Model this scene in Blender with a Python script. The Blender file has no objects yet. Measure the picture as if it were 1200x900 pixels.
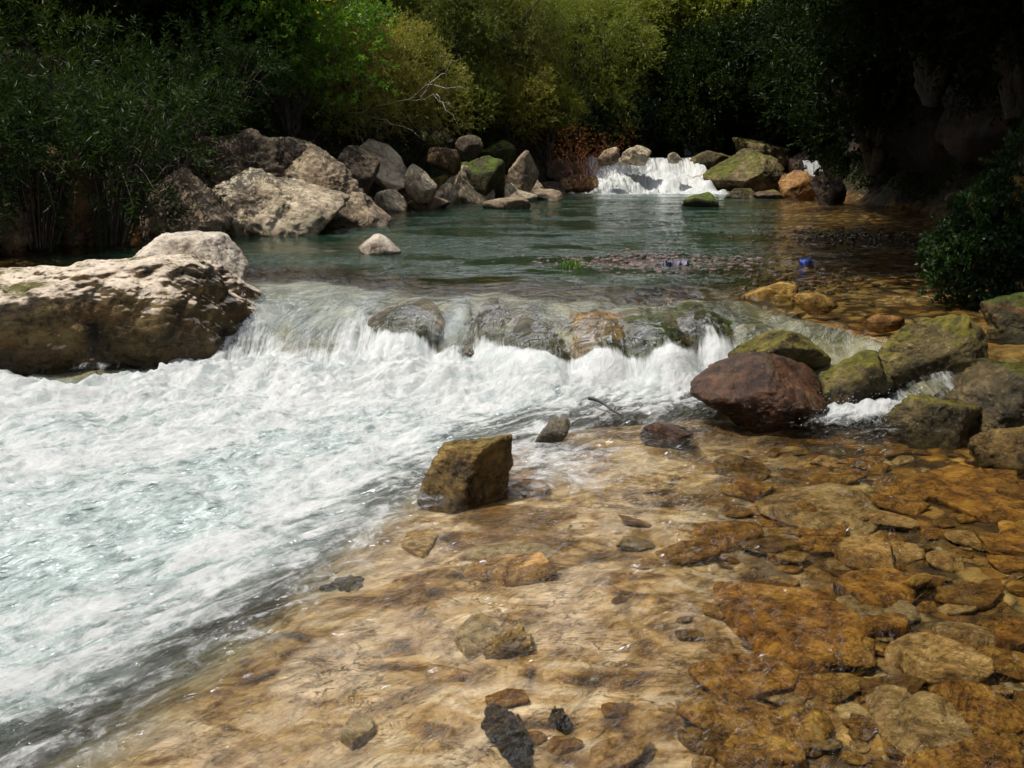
import bpy, bmesh, math, random
import numpy as np

C = bpy.context.scene.collection
R = math.radians
# ------------------------------------------------------------------ camera geometry (used to measure places in the photo)
F = 1067.0; PITCH = R(15.2); EYE = 1.65
POOL = 0.38

def at(px, py, z=0.0):
    a = (px - 600) / F; b = (450 - py) / F
    dy = math.cos(PITCH) + b * math.sin(PITCH); dz = -math.sin(PITCH) + b * math.cos(PITCH)
    t = (z - EYE) / dz
    return a * t, dy * t

def zat(py, y):
    b = (450 - py) / F
    dy = math.cos(PITCH) + b * math.sin(PITCH); dz = -math.sin(PITCH) + b * math.cos(PITCH)
    return EYE + dz / dy * y

def xat(px, y, z=0.5):
    return (px - 600) / F * (y * math.cos(PITCH) + (EYE - z) * math.sin(PITCH))

# ------------------------------------------------------------------ noise
_rng = np.random.RandomState(7)
PERM = np.concatenate([_rng.permutation(256)] * 3).astype(np.int64)
GR = _rng.normal(size=(256, 3)); GR /= np.linalg.norm(GR, axis=1)[:, None]

def perlin(p):
    i = np.floor(p).astype(np.int64); f = p - i; i &= 255
    u = f * f * f * (f * (f * 6 - 15) + 10)
    res = 0
    for dx in (0, 1):
        wx = u[:, 0] if dx else 1 - u[:, 0]
        hx = PERM[(i[:, 0] + dx) & 255]
        for dy in (0, 1):
            wy = u[:, 1] if dy else 1 - u[:, 1]
            hy = PERM[(hx + i[:, 1] + dy) & 255]
            for dz in (0, 1):
                wz = u[:, 2] if dz else 1 - u[:, 2]
                g = GR[PERM[(hy + i[:, 2] + dz) & 255]]
                d = g[:, 0] * (f[:, 0] - dx) + g[:, 1] * (f[:, 1] - dy) + g[:, 2] * (f[:, 2] - dz)
                res = res + wx * wy * wz * d
    return res * 1.5

def fbm(p, octv=4, gain=0.5, ridge=False, billow=False):
    s = 0; a = 1.0; t = 0; q = np.array(p, dtype=float)
    for k in range(octv):
        n = perlin(q + 17.3 * k)
        if ridge: n = 1 - 2 * np.abs(n)
        if billow: n = 2 * np.abs(n) - .6
        s = s + a * n; t += a; a *= gain; q = q * 2.03
    return s / t

def P3(x, y, z=0.0):
    x = np.asarray(x, float).ravel()
    y = np.broadcast_to(np.asarray(y, float).ravel(), x.shape)
    z = np.broadcast_to(np.asarray(z, float).ravel() if np.ndim(z) else z, x.shape)
    return np.stack([x, y, z], 1)

def sm(v, a, b):
    t = np.clip((np.asarray(v, float) - a) / (b - a), 0, 1)
    return t * t * (3 - 2 * t)

def lerp(a, b, t): return a + (b - a) * t

# ------------------------------------------------------------------ mesh helpers
def mesh(name, V, Fs, mat=None, smooth=True, attrs=None, uvs=None):
    me = bpy.data.meshes.new(name)
    V = np.asarray(V, np.float32); Fs = np.asarray(Fs, np.int32)
    n = Fs.shape[1]
    me.vertices.add(len(V)); me.vertices.foreach_set('co', V.ravel())
    me.loops.add(Fs.size); me.loops.foreach_set('vertex_index', Fs.ravel())
    me.polygons.add(len(Fs)); me.polygons.foreach_set('loop_start', np.arange(0, Fs.size, n, dtype=np.int32))
    me.polygons.foreach_set('use_smooth', np.full(len(Fs), smooth))
    me.update(calc_edges=True)
    for k, v in (attrs or {}).items():
        a = me.attributes.new(k, 'FLOAT', 'POINT'); a.data.foreach_set('value', np.asarray(v, np.float32).ravel())
    for k, v in (uvs or {}).items():
        a = me.attributes.new(k, 'FLOAT_VECTOR', 'POINT'); a.data.foreach_set('vector', np.asarray(v, np.float32).ravel())
    if mat: me.materials.append(mat)
    return me

def link(name, data, parent=None, loc=(0, 0, 0), rot=(0, 0, 0), scale=(1, 1, 1)):
    o = bpy.data.objects.new(name, data); C.objects.link(o)
    o.location = loc; o.rotation_euler = rot; o.scale = scale
    if parent: o.parent = parent
    return o

def tag(o, label=None, cat=None, group=None, kind=None):
    if label: o['label'] = label
    if cat: o['category'] = cat
    if group: o['group'] = group
    if kind: o['kind'] = kind
    return o

_ico = {}
def ico(sub):
    if sub not in _ico:
        bm = bmesh.new(); bmesh.ops.create_icosphere(bm, subdivisions=sub, radius=1)
        V = np.array([v.co[:] for v in bm.verts]); Fs = np.array([[v.index for v in f.verts] for f in bm.faces]); bm.free()
        V /= np.linalg.norm(V, axis=1)[:, None]; _ico[sub] = (V, Fs)
    return _ico[sub]

def tube(pts, radii, sides=7):
    pts = np.asarray(pts, float); n = len(pts)
    T = np.gradient(pts, axis=0); T /= np.linalg.norm(T, axis=1)[:, None] + 1e-9
    ref = np.array([0.31, 0.17, 0.93]) if abs(T[0, 2]) < .8 else np.array([.9, .3, .1])
    A = np.cross(T, ref); A /= np.linalg.norm(A, axis=1)[:, None] + 1e-9
    B = np.cross(T, A)
    th = np.arange(sides) * 2 * math.pi / sides
    r = np.asarray(radii, float)[:, None, None]
    V = pts[:, None, :] + r * (np.cos(th)[None, :, None] * A[:, None, :] + np.sin(th)[None, :, None] * B[:, None, :])
    Fs = []
    for i in range(n - 1):
        for j in range(sides):
            k = (j + 1) % sides
            Fs.append((i * sides + j, i * sides + k, (i + 1) * sides + k, (i + 1) * sides + j))
    return V.reshape(-1, 3), np.array(Fs)

def joinm(parts):
    Vs, Fs, o = [], [], 0
    for V, f in parts:
        Vs.append(V); Fs.append(np.asarray(f) + o); o += len(V)
    return np.concatenate(Vs), np.concatenate(Fs)

# ------------------------------------------------------------------ node helpers
class NT:
    def __init__(s, name):
        s.m = bpy.data.materials.new(name); s.m.use_nodes = True; s.t = s.m.node_tree; s.t.nodes.clear()
        s.out = s.t.nodes.new('ShaderNodeOutputMaterial')
    def n(s, typ, **kw):
        nd = s.t.nodes.new('ShaderNode' + typ)
        for k, v in kw.items():
            if k.startswith('_'): setattr(nd, k[1:], v)
            else: s.set(nd, k, v)
        return nd
    def set(s, nd, k, v):
        inp = nd.inputs[int(k[1:])] if k[0] == 'i' and k[1:].isdigit() else nd.inputs[k.replace('__', ' ')]
        if isinstance(v, bpy.types.NodeSocket): s.t.links.new(v, inp)
        elif isinstance(v, bpy.types.Node): s.t.links.new(v.outputs[0], inp)
        elif isinstance(v, (tuple, list)) and len(v) == 3 and inp.type == 'RGBA': inp.default_value = (*v, 1)
        else: inp.default_value = v
    def math(s, op, a, b=0.0, clamp=False):
        return s.n('Math', _operation=op, _use_clamp=clamp, i0=a, i1=b).outputs[0]
    def noise(s, vec, scale, detail=6, rough=.6, dist=0.0, out='Fac'):
        nd = s.n('TexNoise', Vector=vec, Scale=scale, Detail=detail, Roughness=rough, Distortion=dist)
        return nd.outputs[out]
    def ramp(s, fac, stops, interp='LINEAR'):
        nd = s.n('ValToRGB', Fac=fac); r = nd.color_ramp; r.interpolation = interp
        while len(r.elements) < len(stops): r.elements.new(.5)
        for e, (p, c) in zip(r.elements, stops):
            e.position = p; e.color = (*c, 1) if len(c) == 3 else c
        return nd.outputs[0]
    def step(s, v, a, b, lo=0.0, hi=1.0):
        nd = s.n('MapRange', _interpolation_type='SMOOTHSTEP'); s.set(nd, 'i0', v)
        for i, q in ((1, a), (2, b), (3, lo), (4, hi)): s.set(nd, 'i%d' % i, q)
        return nd.outputs[0]
    def mix(s, f, a, b, blend='MIX'):
        nd = s.t.nodes.new('ShaderNodeMix'); nd.data_type = 'RGBA'; nd.blend_type = blend
        for i, v in ((0, f), (6, a), (7, b)): s.set(nd, 'i%d' % i, v)
        return nd.outputs[2]
    def attr(s, name, vec=False):
        nd = s.n('Attribute'); nd.attribute_name = name
        return nd.outputs['Vector' if vec else 'Fac']
    def scale(s, vec, sc):
        return s.n('Mapping', Vector=vec, Scale=sc).outputs[0]
    def bump(s, h, strength, dist, normal=None):
        nd = s.n('Bump', Height=h, Strength=strength, Distance=dist)
        if normal is not None: s.set(nd, 'Normal', normal)
        return nd.outputs[0]
    def shmix(s, f, a, b):
        nd = s.t.nodes.new('ShaderNodeMixShader')
        for i, v in ((0, f), (1, a), (2, b)): s.set(nd, 'i%d' % i, v)
        return nd
    def done(s, sh):
        s.t.links.new(sh.outputs[0], s.out.inputs[0]); return s.m

def rock_mat(name, dark, mid, light, top=None, topamt=.5, moss=0.0, mosscol=(.055, .075, .008), sc=3.0, rough=.85, wet=None, rust=0.0, vary=.0):
    k = NT(name)
    g = k.n('TexCoord').outputs['Object']; geo = k.n('NewGeometry'); nz = k.n('SeparateXYZ', Vector=geo.outputs['Normal']).outputs[2]
    n1 = k.noise(g, sc, 10, .66, .3); n2 = k.noise(g, sc * 3.7, 8, .7, .6); n3 = k.noise(k.scale(g, (1, 1.3, 2.6)), sc * .55, 5, .6, 1.2)
    f = k.math('ADD', k.math('MULTIPLY', n1, .6), k.math('MULTIPLY', n2, .4))
    col = k.ramp(f, [(.40, dark), (.5, mid), (.605, light)])
    if rust: col = k.mix(k.math('MULTIPLY', k.step(n3, .52, .66), rust), col, (.17, .075, .022))
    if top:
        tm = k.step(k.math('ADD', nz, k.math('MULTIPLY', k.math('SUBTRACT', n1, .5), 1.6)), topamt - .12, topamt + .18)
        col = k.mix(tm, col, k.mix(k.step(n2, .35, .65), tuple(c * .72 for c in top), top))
    cr = k.math('ABSOLUTE', k.math('SUBTRACT', n3, .5))
    col = k.mix(k.step(k.math('ADD', cr, k.math('MULTIPLY', k.math('ABSOLUTE', k.math('SUBTRACT', n2, .5)), .12)), .0, .016, .5, 0.0), col, tuple(c * .35 for c in dark))
    speck = k.noise(g, sc * 14, 3, .7); pit = k.noise(g, sc * 7, 5, .72, .4); col = k.mix(k.step(pit, .44, .34, 0, .7), col, tuple(c * .6 for c in dark)); col = k.mix(k.step(speck, .58, .72, 0, .45), col, tuple(min(1, c * 1.5) for c in light))
    if moss:
        mm = k.step(k.math('ADD', k.math('MULTIPLY', nz, .55), k.math('MULTIPLY', k.math('SUBTRACT', k.noise(g, sc * .8, 7, .7, .5), .5), 2.4)), .62 - moss, .92 - moss)
        mc = k.ramp(n2, [(.35, tuple(c * .3 for c in mosscol)), (.52, mosscol), (.7, (mosscol[0] * 2.0, mosscol[1] * 1.7, mosscol[2] * 1.5))])
        col = k.mix(mm, col, mc)
    if vary:
        rnd = k.n('ObjectInfo').outputs['Random']
        col = k.mix(1.0, col, k.ramp(rnd, [(0, (1 - vary,) * 3), (.35, (1.0, .82, .6)), (.7, (1.25, 1.05, .8)), (1, (1 + vary, 1 + vary, 1 + vary * .8))]), 'MULTIPLY')
    r = rough
    if wet is not None:   # wet splash band above the water line
        z = k.n('SeparateXYZ', Vector=geo.outputs['Position']).outputs[2]
        w = k.step(k.math('ADD', z, k.math('MULTIPLY', k.math('SUBTRACT', n1, .5), .25)), wet, wet + .12, 1.0, 0.0)
        col = k.mix(k.math('MULTIPLY', w, .55), col, k.mix(1.0, col, (.42, .36, .28), 'MULTIPLY'))
        r = k.step(w, 0, 1, rough, .22)
    b = k.bump(n2, .8, .05, k.bump(n1, .8, .10)); b = k.bump(pit, .7, .02, b); b = k.bump(k.noise(g, sc * 14, 6, .75), .6, .010, b)
    b = k.bump(k.step(cr, 0, .04), .3, .02, b)
    p = k.n('BsdfPrincipled', Base__Color=col, Roughness=r, Normal=b); p.inputs['Specular IOR Level'].default_value = .35
    return k.done(p)

def leaf_mat(name, col, col2, trans=.35, gloss=.12):
    k = NT(name)
    t = k.attr('tint'); rnd = k.n('ObjectInfo').outputs['Random']
    c = k.mix(t, col, col2)
    c = k.mix(1.0, c, k.ramp(rnd, [(0, (.72, .74, .8)), (.5, (1, 1, 1)), (1, (1.28, 1.18, .8))]), 'MULTIPLY')
    d = k.n('BsdfDiffuse', Color=c); tr = k.n('BsdfTranslucent', Color=k.mix(1.0, c, (1.5, 1.45, .6), 'MULTIPLY'))
    gl = k.n('BsdfGlossy', Color=(.9, .95, .9), Roughness=.38)
    return k.done(k.shmix(gloss * .14, k.shmix(trans, d, tr), gl))

def bark_mat(name, a, b):
    k = NT(name); g = k.n('TexCoord').outputs['Object']
    n = k.noise(k.scale(g, (6, 6, 1.2)), 4, 8, .7)
    return k.done(k.n('BsdfPrincipled', Base__Color=k.ramp(n, [(.35, a), (.65, b)]), Roughness=.9, Normal=k.bump(n, .6, .03)))

# ------------------------------------------------------------------ river shape
def wpts(lst, z): return np.array([at(px, py, z) for px, py in lst])
CREST = wpts([(-500, 322), (230, 322), (300, 326), (400, 330), (470, 336), (560, 342), (640, 346), (720, 348), (800, 348), (870, 348), (930, 366), (1000, 386), (1060, 398), (1150, 412), (1700, 420)], POOL)
BASE = wpts([(-900, 475), (300, 430), (400, 426), (480, 420), (560, 436), (640, 452), (720, 450), (790, 440), (840, 440), (900, 466), (960, 474), (1060, 484), (1200, 492), (1900, 500)], .03)
CREST = CREST[np.argsort(CREST[:, 0])]; BASE = BASE[np.argsort(BASE[:, 0])]
def wob(x, s): return .12 * np.sin(x * 3.1 + s) + .07 * np.sin(x * 7.7 + 2 * s) + .04 * np.sin(x * 15.1 + 3 * s)
def yc_(x): return np.interp(x, CREST[:, 0], CREST[:, 1]) + wob(x, 1.3)
def yb_(x): return np.minimum(np.interp(x, BASE[:, 0], BASE[:, 1]) + wob(x, 1.6), yc_(x) - .3)
SHAL = wpts([(-900, 1500), (-200, 1085), (0, 975), (150, 892), (300, 778), (400, 694), (490, 608), (545, 560), (600, 528), (690, 500), (800, 484), (870, 480)], 0)
def sdist(P, L):   # signed distance to polyline, positive on the left/upstream-deep side
    best = np.full(len(P), 1e9); sg = np.ones(len(P))
    for a, b in zip(L[:-1], L[1:]):
        d = b - a; t = np.clip(((P - a) @ d) / (d @ d), 0, 1)
        q = P - (a + t[:, None] * d); dd = np.hypot(q[:, 0], q[:, 1]); m = dd < best
        best = np.where(m, dd, best); sg = np.where(m, np.sign(d[0] * q[:, 1] - d[1] * q[:, 0]), sg)
    return best * sg
LB = np.array([(-3, -7), (0, -7), (5, -4.8), (8, -5.6), (10, -6.0), (11.6, -5.4), (12.6, -4.3), (13.4, -2.9), (14.5, -3.0), (17, -2.5), (18.3, -1.7), (20, -.4), (22, 1.0), (24, 1.7), (30, 2.8), (60, 8)])
RB = np.array([(-3, 6), (0, 5.5), (5, 4.5), (7, 3.95), (9, 4.7), (11, 5.9), (14, 6.9), (18, 7.1), (21, 7.2), (23, 7.6), (30, 8), (60, 13)])
def xl_(y): return np.interp(y, LB[:, 0], LB[:, 1])
def xr_(y): return np.interp(y, RB[:, 0], RB[:, 1])

def level(x, y):
    yb, yc = yb_(x), yc_(x)
    t = np.clip((y - yb) / (yc - yb), 0, 1); S = 1 - (1 - t) ** 2.8
    lv = .02 + (POOL - .02) * S + .02 * np.clip((y - yc) / 6, 0, 1)
    t2 = np.clip((y - 21.7 - .25 * (np.sin(x * 2.1) + .6 * np.sin(x * 4.7)) - 2.6 * sm(x, 4.7, 5.3) + 2.0 * sm(x, 6.3, 6.9)) / 1.9, 0, 1)
    return lv + .74 * (.45 * sm(t2, 0, .38) + .55 * sm(t2, .5, 1)) + .05 * np.sin(x * 5) * sm(t2, 0, .3) * sm(t2, 1, .7)

SHOAL = at(770, 308, POOL)
def bed_z(x, y, detail=True):
    x = np.asarray(x, float).ravel(); y = np.asarray(y, float).ravel()
    lv = level(x, y); yb, yc = yb_(x), yc_(x)
    P = np.stack([x, y], 1); dL = sdist(P, SHAL)
    n0 = fbm(P3(x * .9, y * .9, 3), 4); n1 = fbm(P3(x * 3.1, y * 3.1, 9), 5, .55)
    right = sm(x + .25 * (y - 3) * 0 - .3, 0, 1.2)
    low = .055 + .05 * right + .42 * sm(dL, -.05, 1.1) + .025 * n0 + lerp(.022, .05, right) * n1
    xs = np.interp(y, [6, 9, 15, 21], [1.5, 2.2, 4.2, 5.8])
    edge = np.minimum(x - xl_(y), xr_(y) - x)
    pool = .09 + .75 * sm(edge, .2, 2.2) * sm(y - yc, .05, 1.3) * (1 - .88 * sm(x - xs, -.7, .7)) + .05 * n1
    pool = pool - .62 * np.exp(-(((x - SHOAL[0]) / .75) ** 2 + ((y - SHOAL[1]) / .75) ** 2))
    pool = np.maximum(pool, .02 + .03 * n1)
    ledge = .05 + .05 * n1
    w1 = sm(y - yb, -.25, .1); w2 = sm(y - yc, -.1, .5)
    dep = lerp(lerp(low, ledge, w1), pool, w2)
    dep = np.where(y > 21.6, .12 + .05 * n1, dep)
    z = lv - dep
    e = np.maximum(xl_(y) - x, x - xr_(y)); lf = (xl_(y) - x) > (x - xr_(y))
    ee = e + .35 * n0
    up = np.where(ee < 0, ee * 1.3, np.where(lf, np.minimum(ee, 2.2) * .85 + np.clip(ee - 2.2, 0, 14) * .42, np.minimum(ee, 3) * 1.25 + np.clip(ee - 3, 0, 14) * .35))
    bank = lv - .12 + up + np.clip(ee, 0, 1) * (.25 * n1 + .3 * n0)
    z = np.maximum(z, np.where(ee > -.8, bank, -9))
    far = 1.25 + np.clip(y - 26.5, 0, 50) * .55 + .3 * n0
    z = np.where(y > 26, np.maximum(z, far - 9 * (1 - sm(y, 26, 27))), z)
    z = np.maximum(z, np.clip((1.0 - y) * .25, -1, .8) - .25)
    return z
def gz(x, y): return float(bed_z(np.array([x]), np.array([y]))[0])

def grid(xs, ys):
    X, Y = np.meshgrid(xs, ys); nx, ny = len(xs), len(ys)
    idx = np.arange(nx * ny).reshape(ny, nx)
    Q = np.stack([idx[:-1, :-1], idx[:-1, 1:], idx[1:, 1:], idx[1:, :-1]], -1).reshape(-1, 4)
    return X.ravel(), Y.ravel(), Q
def steps(segs):
    out = []
    for a, b, d in segs: out.append(np.arange(a, b - 1e-6, d))
    return np.concatenate(out + [[segs[-1][1]]])

# ------------------------------------------------------------------ ground
def ground_material():
    k = NT('river_bed_rock')
    geo = k.n('NewGeometry'); g = geo.outputs['Position']
    shelf, soil, strand = k.attr('shelf'), k.attr('soil'), k.attr('ledge')
    n1 = k.noise(g, 2.6, 10, .64, .8); n2 = k.noise(g, 9, 6, .6, .6); nb = k.noise(g, .9, 4, .5)
    vo = k.n('TexVoronoi', Vector=k.mix(.12, g, k.n('TexNoise', Vector=g, Scale=6.0).outputs['Color']), Scale=8.0); vcol = k.n('SeparateColor', Color=vo.outputs['Color']).outputs[0]
    vo2 = k.n('TexVoronoi', Vector=g, Scale=30.0); v2c = k.n('SeparateColor', Color=vo2.outputs['Color']).outputs[1]
    amber = k.ramp(k.math('ADD', k.math('MULTIPLY', n1, .7), k.math('MULTIPLY', n2, .3)), [(.38, (.020, .009, .003)), (.47, (.14, .055, .007)), (.56, (.34, .15, .016)), (.68, (.52, .29, .055))])
    peb = k.ramp(vcol, [(0, (.06, .025, .006)), (.35, (.20, .09, .015)), (.7, (.34, .19, .045)), (1, (.46, .33, .14))])
    peb2 = k.ramp(v2c, [(0, (.05, .022, .006)), (.4, (.22, .11, .025)), (.8, (.38, .25, .08)), (1, (.55, .46, .30))])
    amber = k.mix(k.step(nb, .42, .56, 0, .7), amber, peb); amber = k.mix(k.step(k.math('ADD', vo.outputs['Distance'], k.math('MULTIPLY', n2, .25)), .50, .72, 0, .85), amber, (.016, .008, .003))
    amber = k.mix(k.step(k.noise(g, 1.7, 5, .6), .52, .64, 0, .75), amber, peb2)
    pale = k.ramp(k.math('ADD', k.math('MULTIPLY', k.noise(k.n('Mapping', Vector=g, Rotation=(0, 0, -.68), Scale=(1.2, 2.4, 2.4)).outputs[0], 2.0, 7, .56, 1.4), .8), k.math('MULTIPLY', n2, .2)),
                  [(.36, (.020, .011, .004)), (.43, (.15, .072, .018)), (.50, (.38, .235, .09)), (.60, (.57, .425, .27))])
    big = k.noise(g, 1.5, 6, .6, 1.0); pale = k.mix(k.step(big, .48, .60, 0, .75), pale, k.ramp(n2, [(.35, (.30, .20, .12)), (.60, (.60, .45, .32))]))
    pale = k.mix(k.step(big, .46, .36, 0, .8), pale, k.ramp(n1, [(.4, (.035, .017, .006)), (.55, (.16, .075, .018)), (.65, (.30, .165, .05))]))
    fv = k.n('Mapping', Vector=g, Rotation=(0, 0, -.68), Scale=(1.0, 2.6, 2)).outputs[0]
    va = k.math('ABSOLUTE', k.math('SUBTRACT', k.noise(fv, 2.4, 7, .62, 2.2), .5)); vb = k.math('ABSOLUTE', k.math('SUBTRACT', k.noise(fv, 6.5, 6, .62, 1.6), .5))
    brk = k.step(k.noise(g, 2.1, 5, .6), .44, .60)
    pale = k.mix(k.math('MULTIPLY', k.step(va, .0, .028, 1.0, 0.0), k.math('MULTIPLY', brk, 1.0)), pale, (.045, .022, .006))  # dark ripple reflections of the water surface, painted into the bed colour as veins
    pale = k.mix(k.math('MULTIPLY', k.step(vb, .0, .03, 1.0, 0.0), k.step(k.noise(g, 3.3, 4, .6), .46, .6, 0, .7)), pale, (.08, .04, .012))  # finer ripple wrinkles, painted into the bed the same way
    edge = k.math('MULTIPLY', k.math('MULTIPLY', shelf, k.math('SUBTRACT', 1.0, shelf)), 4.0)
    sp = k.noise(fv, 16, 7, .7, .6)
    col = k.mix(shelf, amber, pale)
    col = k.mix(k.math('MULTIPLY', k.step(sp, .52, .60), k.math('MULTIPLY', edge, .85)), col, (.018, .010, .005))
    col = k.mix(strand, col, k.ramp(n1, [(.36, (.022, .021, .010)), (.5, (.10, .098, .056)), (.62, (.24, .22, .14))]))
    dirt = k.ramp(n2, [(.35, (.010, .008, .004)), (.55, (.035, .026, .012)), (.7, (.075, .06, .03))])
    mossy = k.step(k.noise(g, 1.3, 6, .65), .5, .62); dirt = k.mix(mossy, dirt, k.ramp(n2, [(.35, (.010, .015, .003)), (.65, (.045, .06, .010))]))
    col = k.mix(soil, col, dirt)
    h = k.math('ADD', n1, k.math('MULTIPLY', vo.outputs['Distance'], -.5))
    b = k.bump(k.noise(g, 24, 6, .6), k.math('SUBTRACT', .6, k.math('MULTIPLY', shelf, .45)), .02, k.bump(h, .6, .07))
    p = k.n('BsdfPrincipled', Base__Color=col, Roughness=.75, Normal=b); p.inputs['Specular IOR Level'].default_value = .25
    return k.done(p)

def build_ground():
    xs = steps([(-70, -20, 4), (-20, -7, .35), (-7, -3, .06), (-3, 4.5, .018), (4.5, 8, .07), (8, 20, .35), (20, 72, 4)])
    ys = steps([(-30, -2, 2), (-2, 1.6, .2), (1.6, 6.6, .018), (6.6, 8.5, .035), (8.5, 26, .09), (26, 50, .5), (50, 110, 4)])
    X, Y, Q = grid(xs, ys); Z = bed_z(X, Y)
    P = np.stack([X, Y], 1); dL = sdist(P, SHAL)
    e = np.maximum(xl_(Y) - X, X - xr_(Y)); lv = level(X, Y)
    soil = sm(Z - lv + .25 * fbm(P3(X * 2, Y * 2, 5), 3), -.10, .12) * sm(e, -.7, .1); soil = np.maximum(soil, sm(Y, 26.5, 28))
    nn = fbm(P3(X * 1.4, Y * 1.4, 21), 4)
    shelf = sm(-(X - .62 - .28 * (Y - 2.2)) + .55 * nn, -.45, .35) * sm(Y + .4 * nn, 6.5, 4.8)
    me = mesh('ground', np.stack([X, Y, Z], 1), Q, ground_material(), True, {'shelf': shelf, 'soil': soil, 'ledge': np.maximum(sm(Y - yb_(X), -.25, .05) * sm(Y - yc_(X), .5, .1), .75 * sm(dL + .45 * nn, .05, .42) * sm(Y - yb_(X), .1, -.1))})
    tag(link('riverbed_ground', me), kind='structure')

# ------------------------------------------------------------------ water
FA = np.array([-.76, -.65]); FB = np.array([-FA[1], FA[0]])
LEDGE = [(425, 520, .52, .02), (545, 622, .60, .01), (588, 676, .42, .01), (652, 742, .48, .03), (722, 806, .46, .03), (780, 872, .50, .04)]
def water_material():
    k = NT('river_water')
    g = k.n('NewGeometry').outputs['Position']
    fa, fb, w = k.attr('flow_low', True), k.attr('flow_up', True), k.attr('upper')
    foam, turb, depth, rip = k.attr('foam'), k.attr('turb'), k.attr('depth'), k.attr('rip')
    def two(sa, sb, scale, detail, rough, dist=0.):
        a = k.noise(k.scale(fa, sa), scale, detail, rough, dist); b = k.noise(k.scale(fb, sb), scale, detail, rough, dist)
        m = k.n('Mix'); k.set(m, 'i0', w); k.set(m, 'i2', a); k.set(m, 'i3', b); return m.outputs[0]
    big = two((1, 1.55, 1), (1.3, 2.0, 1), 3.0, 10, .68, 1.8)
    fine = two((1, 1.2, 1), (1.0, 1.9, 1), 17, 10, .78, .9)
    fn = k.math('ADD', k.math('MULTIPLY', big, .62), k.math('MULTIPLY', fine, .38))
    ff = k.math('ADD', foam, k.math('MULTIPLY', k.math('SUBTRACT', fn, .5), 2.6))
    fm = k.step(ff, .22, .92)
    fm = k.math('MULTIPLY', fm, k.step(foam, .02, .16))
    # ripples
    r1 = two((1.0, 3.4, 1), (1.6, 1.1, 1), 4.5, 5, .55, 1.0); r2 = two((1.0, 3.2, 1), (1.5, 1.0, 1), 14, 4, .6, .8)
    bm = k.bump(r1, rip, .062); bm = k.bump(r2, rip, .009, bm)
    fr = k.n('Fresnel', IOR=1.333, Normal=bm).outputs[0]
    def ext(c): return k.math('POWER', c, depth)
    tint = k.n('CombineColor', Red=ext(.40), Green=ext(.50), Blue=ext(.28)).outputs[0]
    tr = k.n('BsdfTransparent', Color=tint)
    dif = k.n('BsdfDiffuse', Color=(.013, .042, .024))
    body = k.shmix(k.step(depth, .15, 1.1, 0.0, .55), tr, dif)
    milky = k.n('BsdfDiffuse', Color=k.ramp(big, [(.35, (.27, .335, .325)), (.6, (.47, .545, .535))]), Normal=bm)
    body = k.shmix(k.math('MULTIPLY', turb, k.step(fn, .25, .62, .55, 1.0)), body, milky)
    gl = k.n('BsdfGlossy', Color=(1, 1, 1), Roughness=.03, Normal=bm)
    wat = k.shmix(fr, body, gl)
    fb_ = k.bump(fine, .75, .05, k.bump(big, .6, .10))
    fcol = k.ramp(fn, [(.38, (.50, .58, .58)), (.53, (.90, .92, .92))])
    wh = k.shmix(.25, k.n('BsdfDiffuse', Color=fcol, Normal=fb_), k.n('BsdfTranslucent', Color=(.8, .86, .86), Normal=fb_))
    return k.done(k.shmix(fm, wat, wh))

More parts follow.
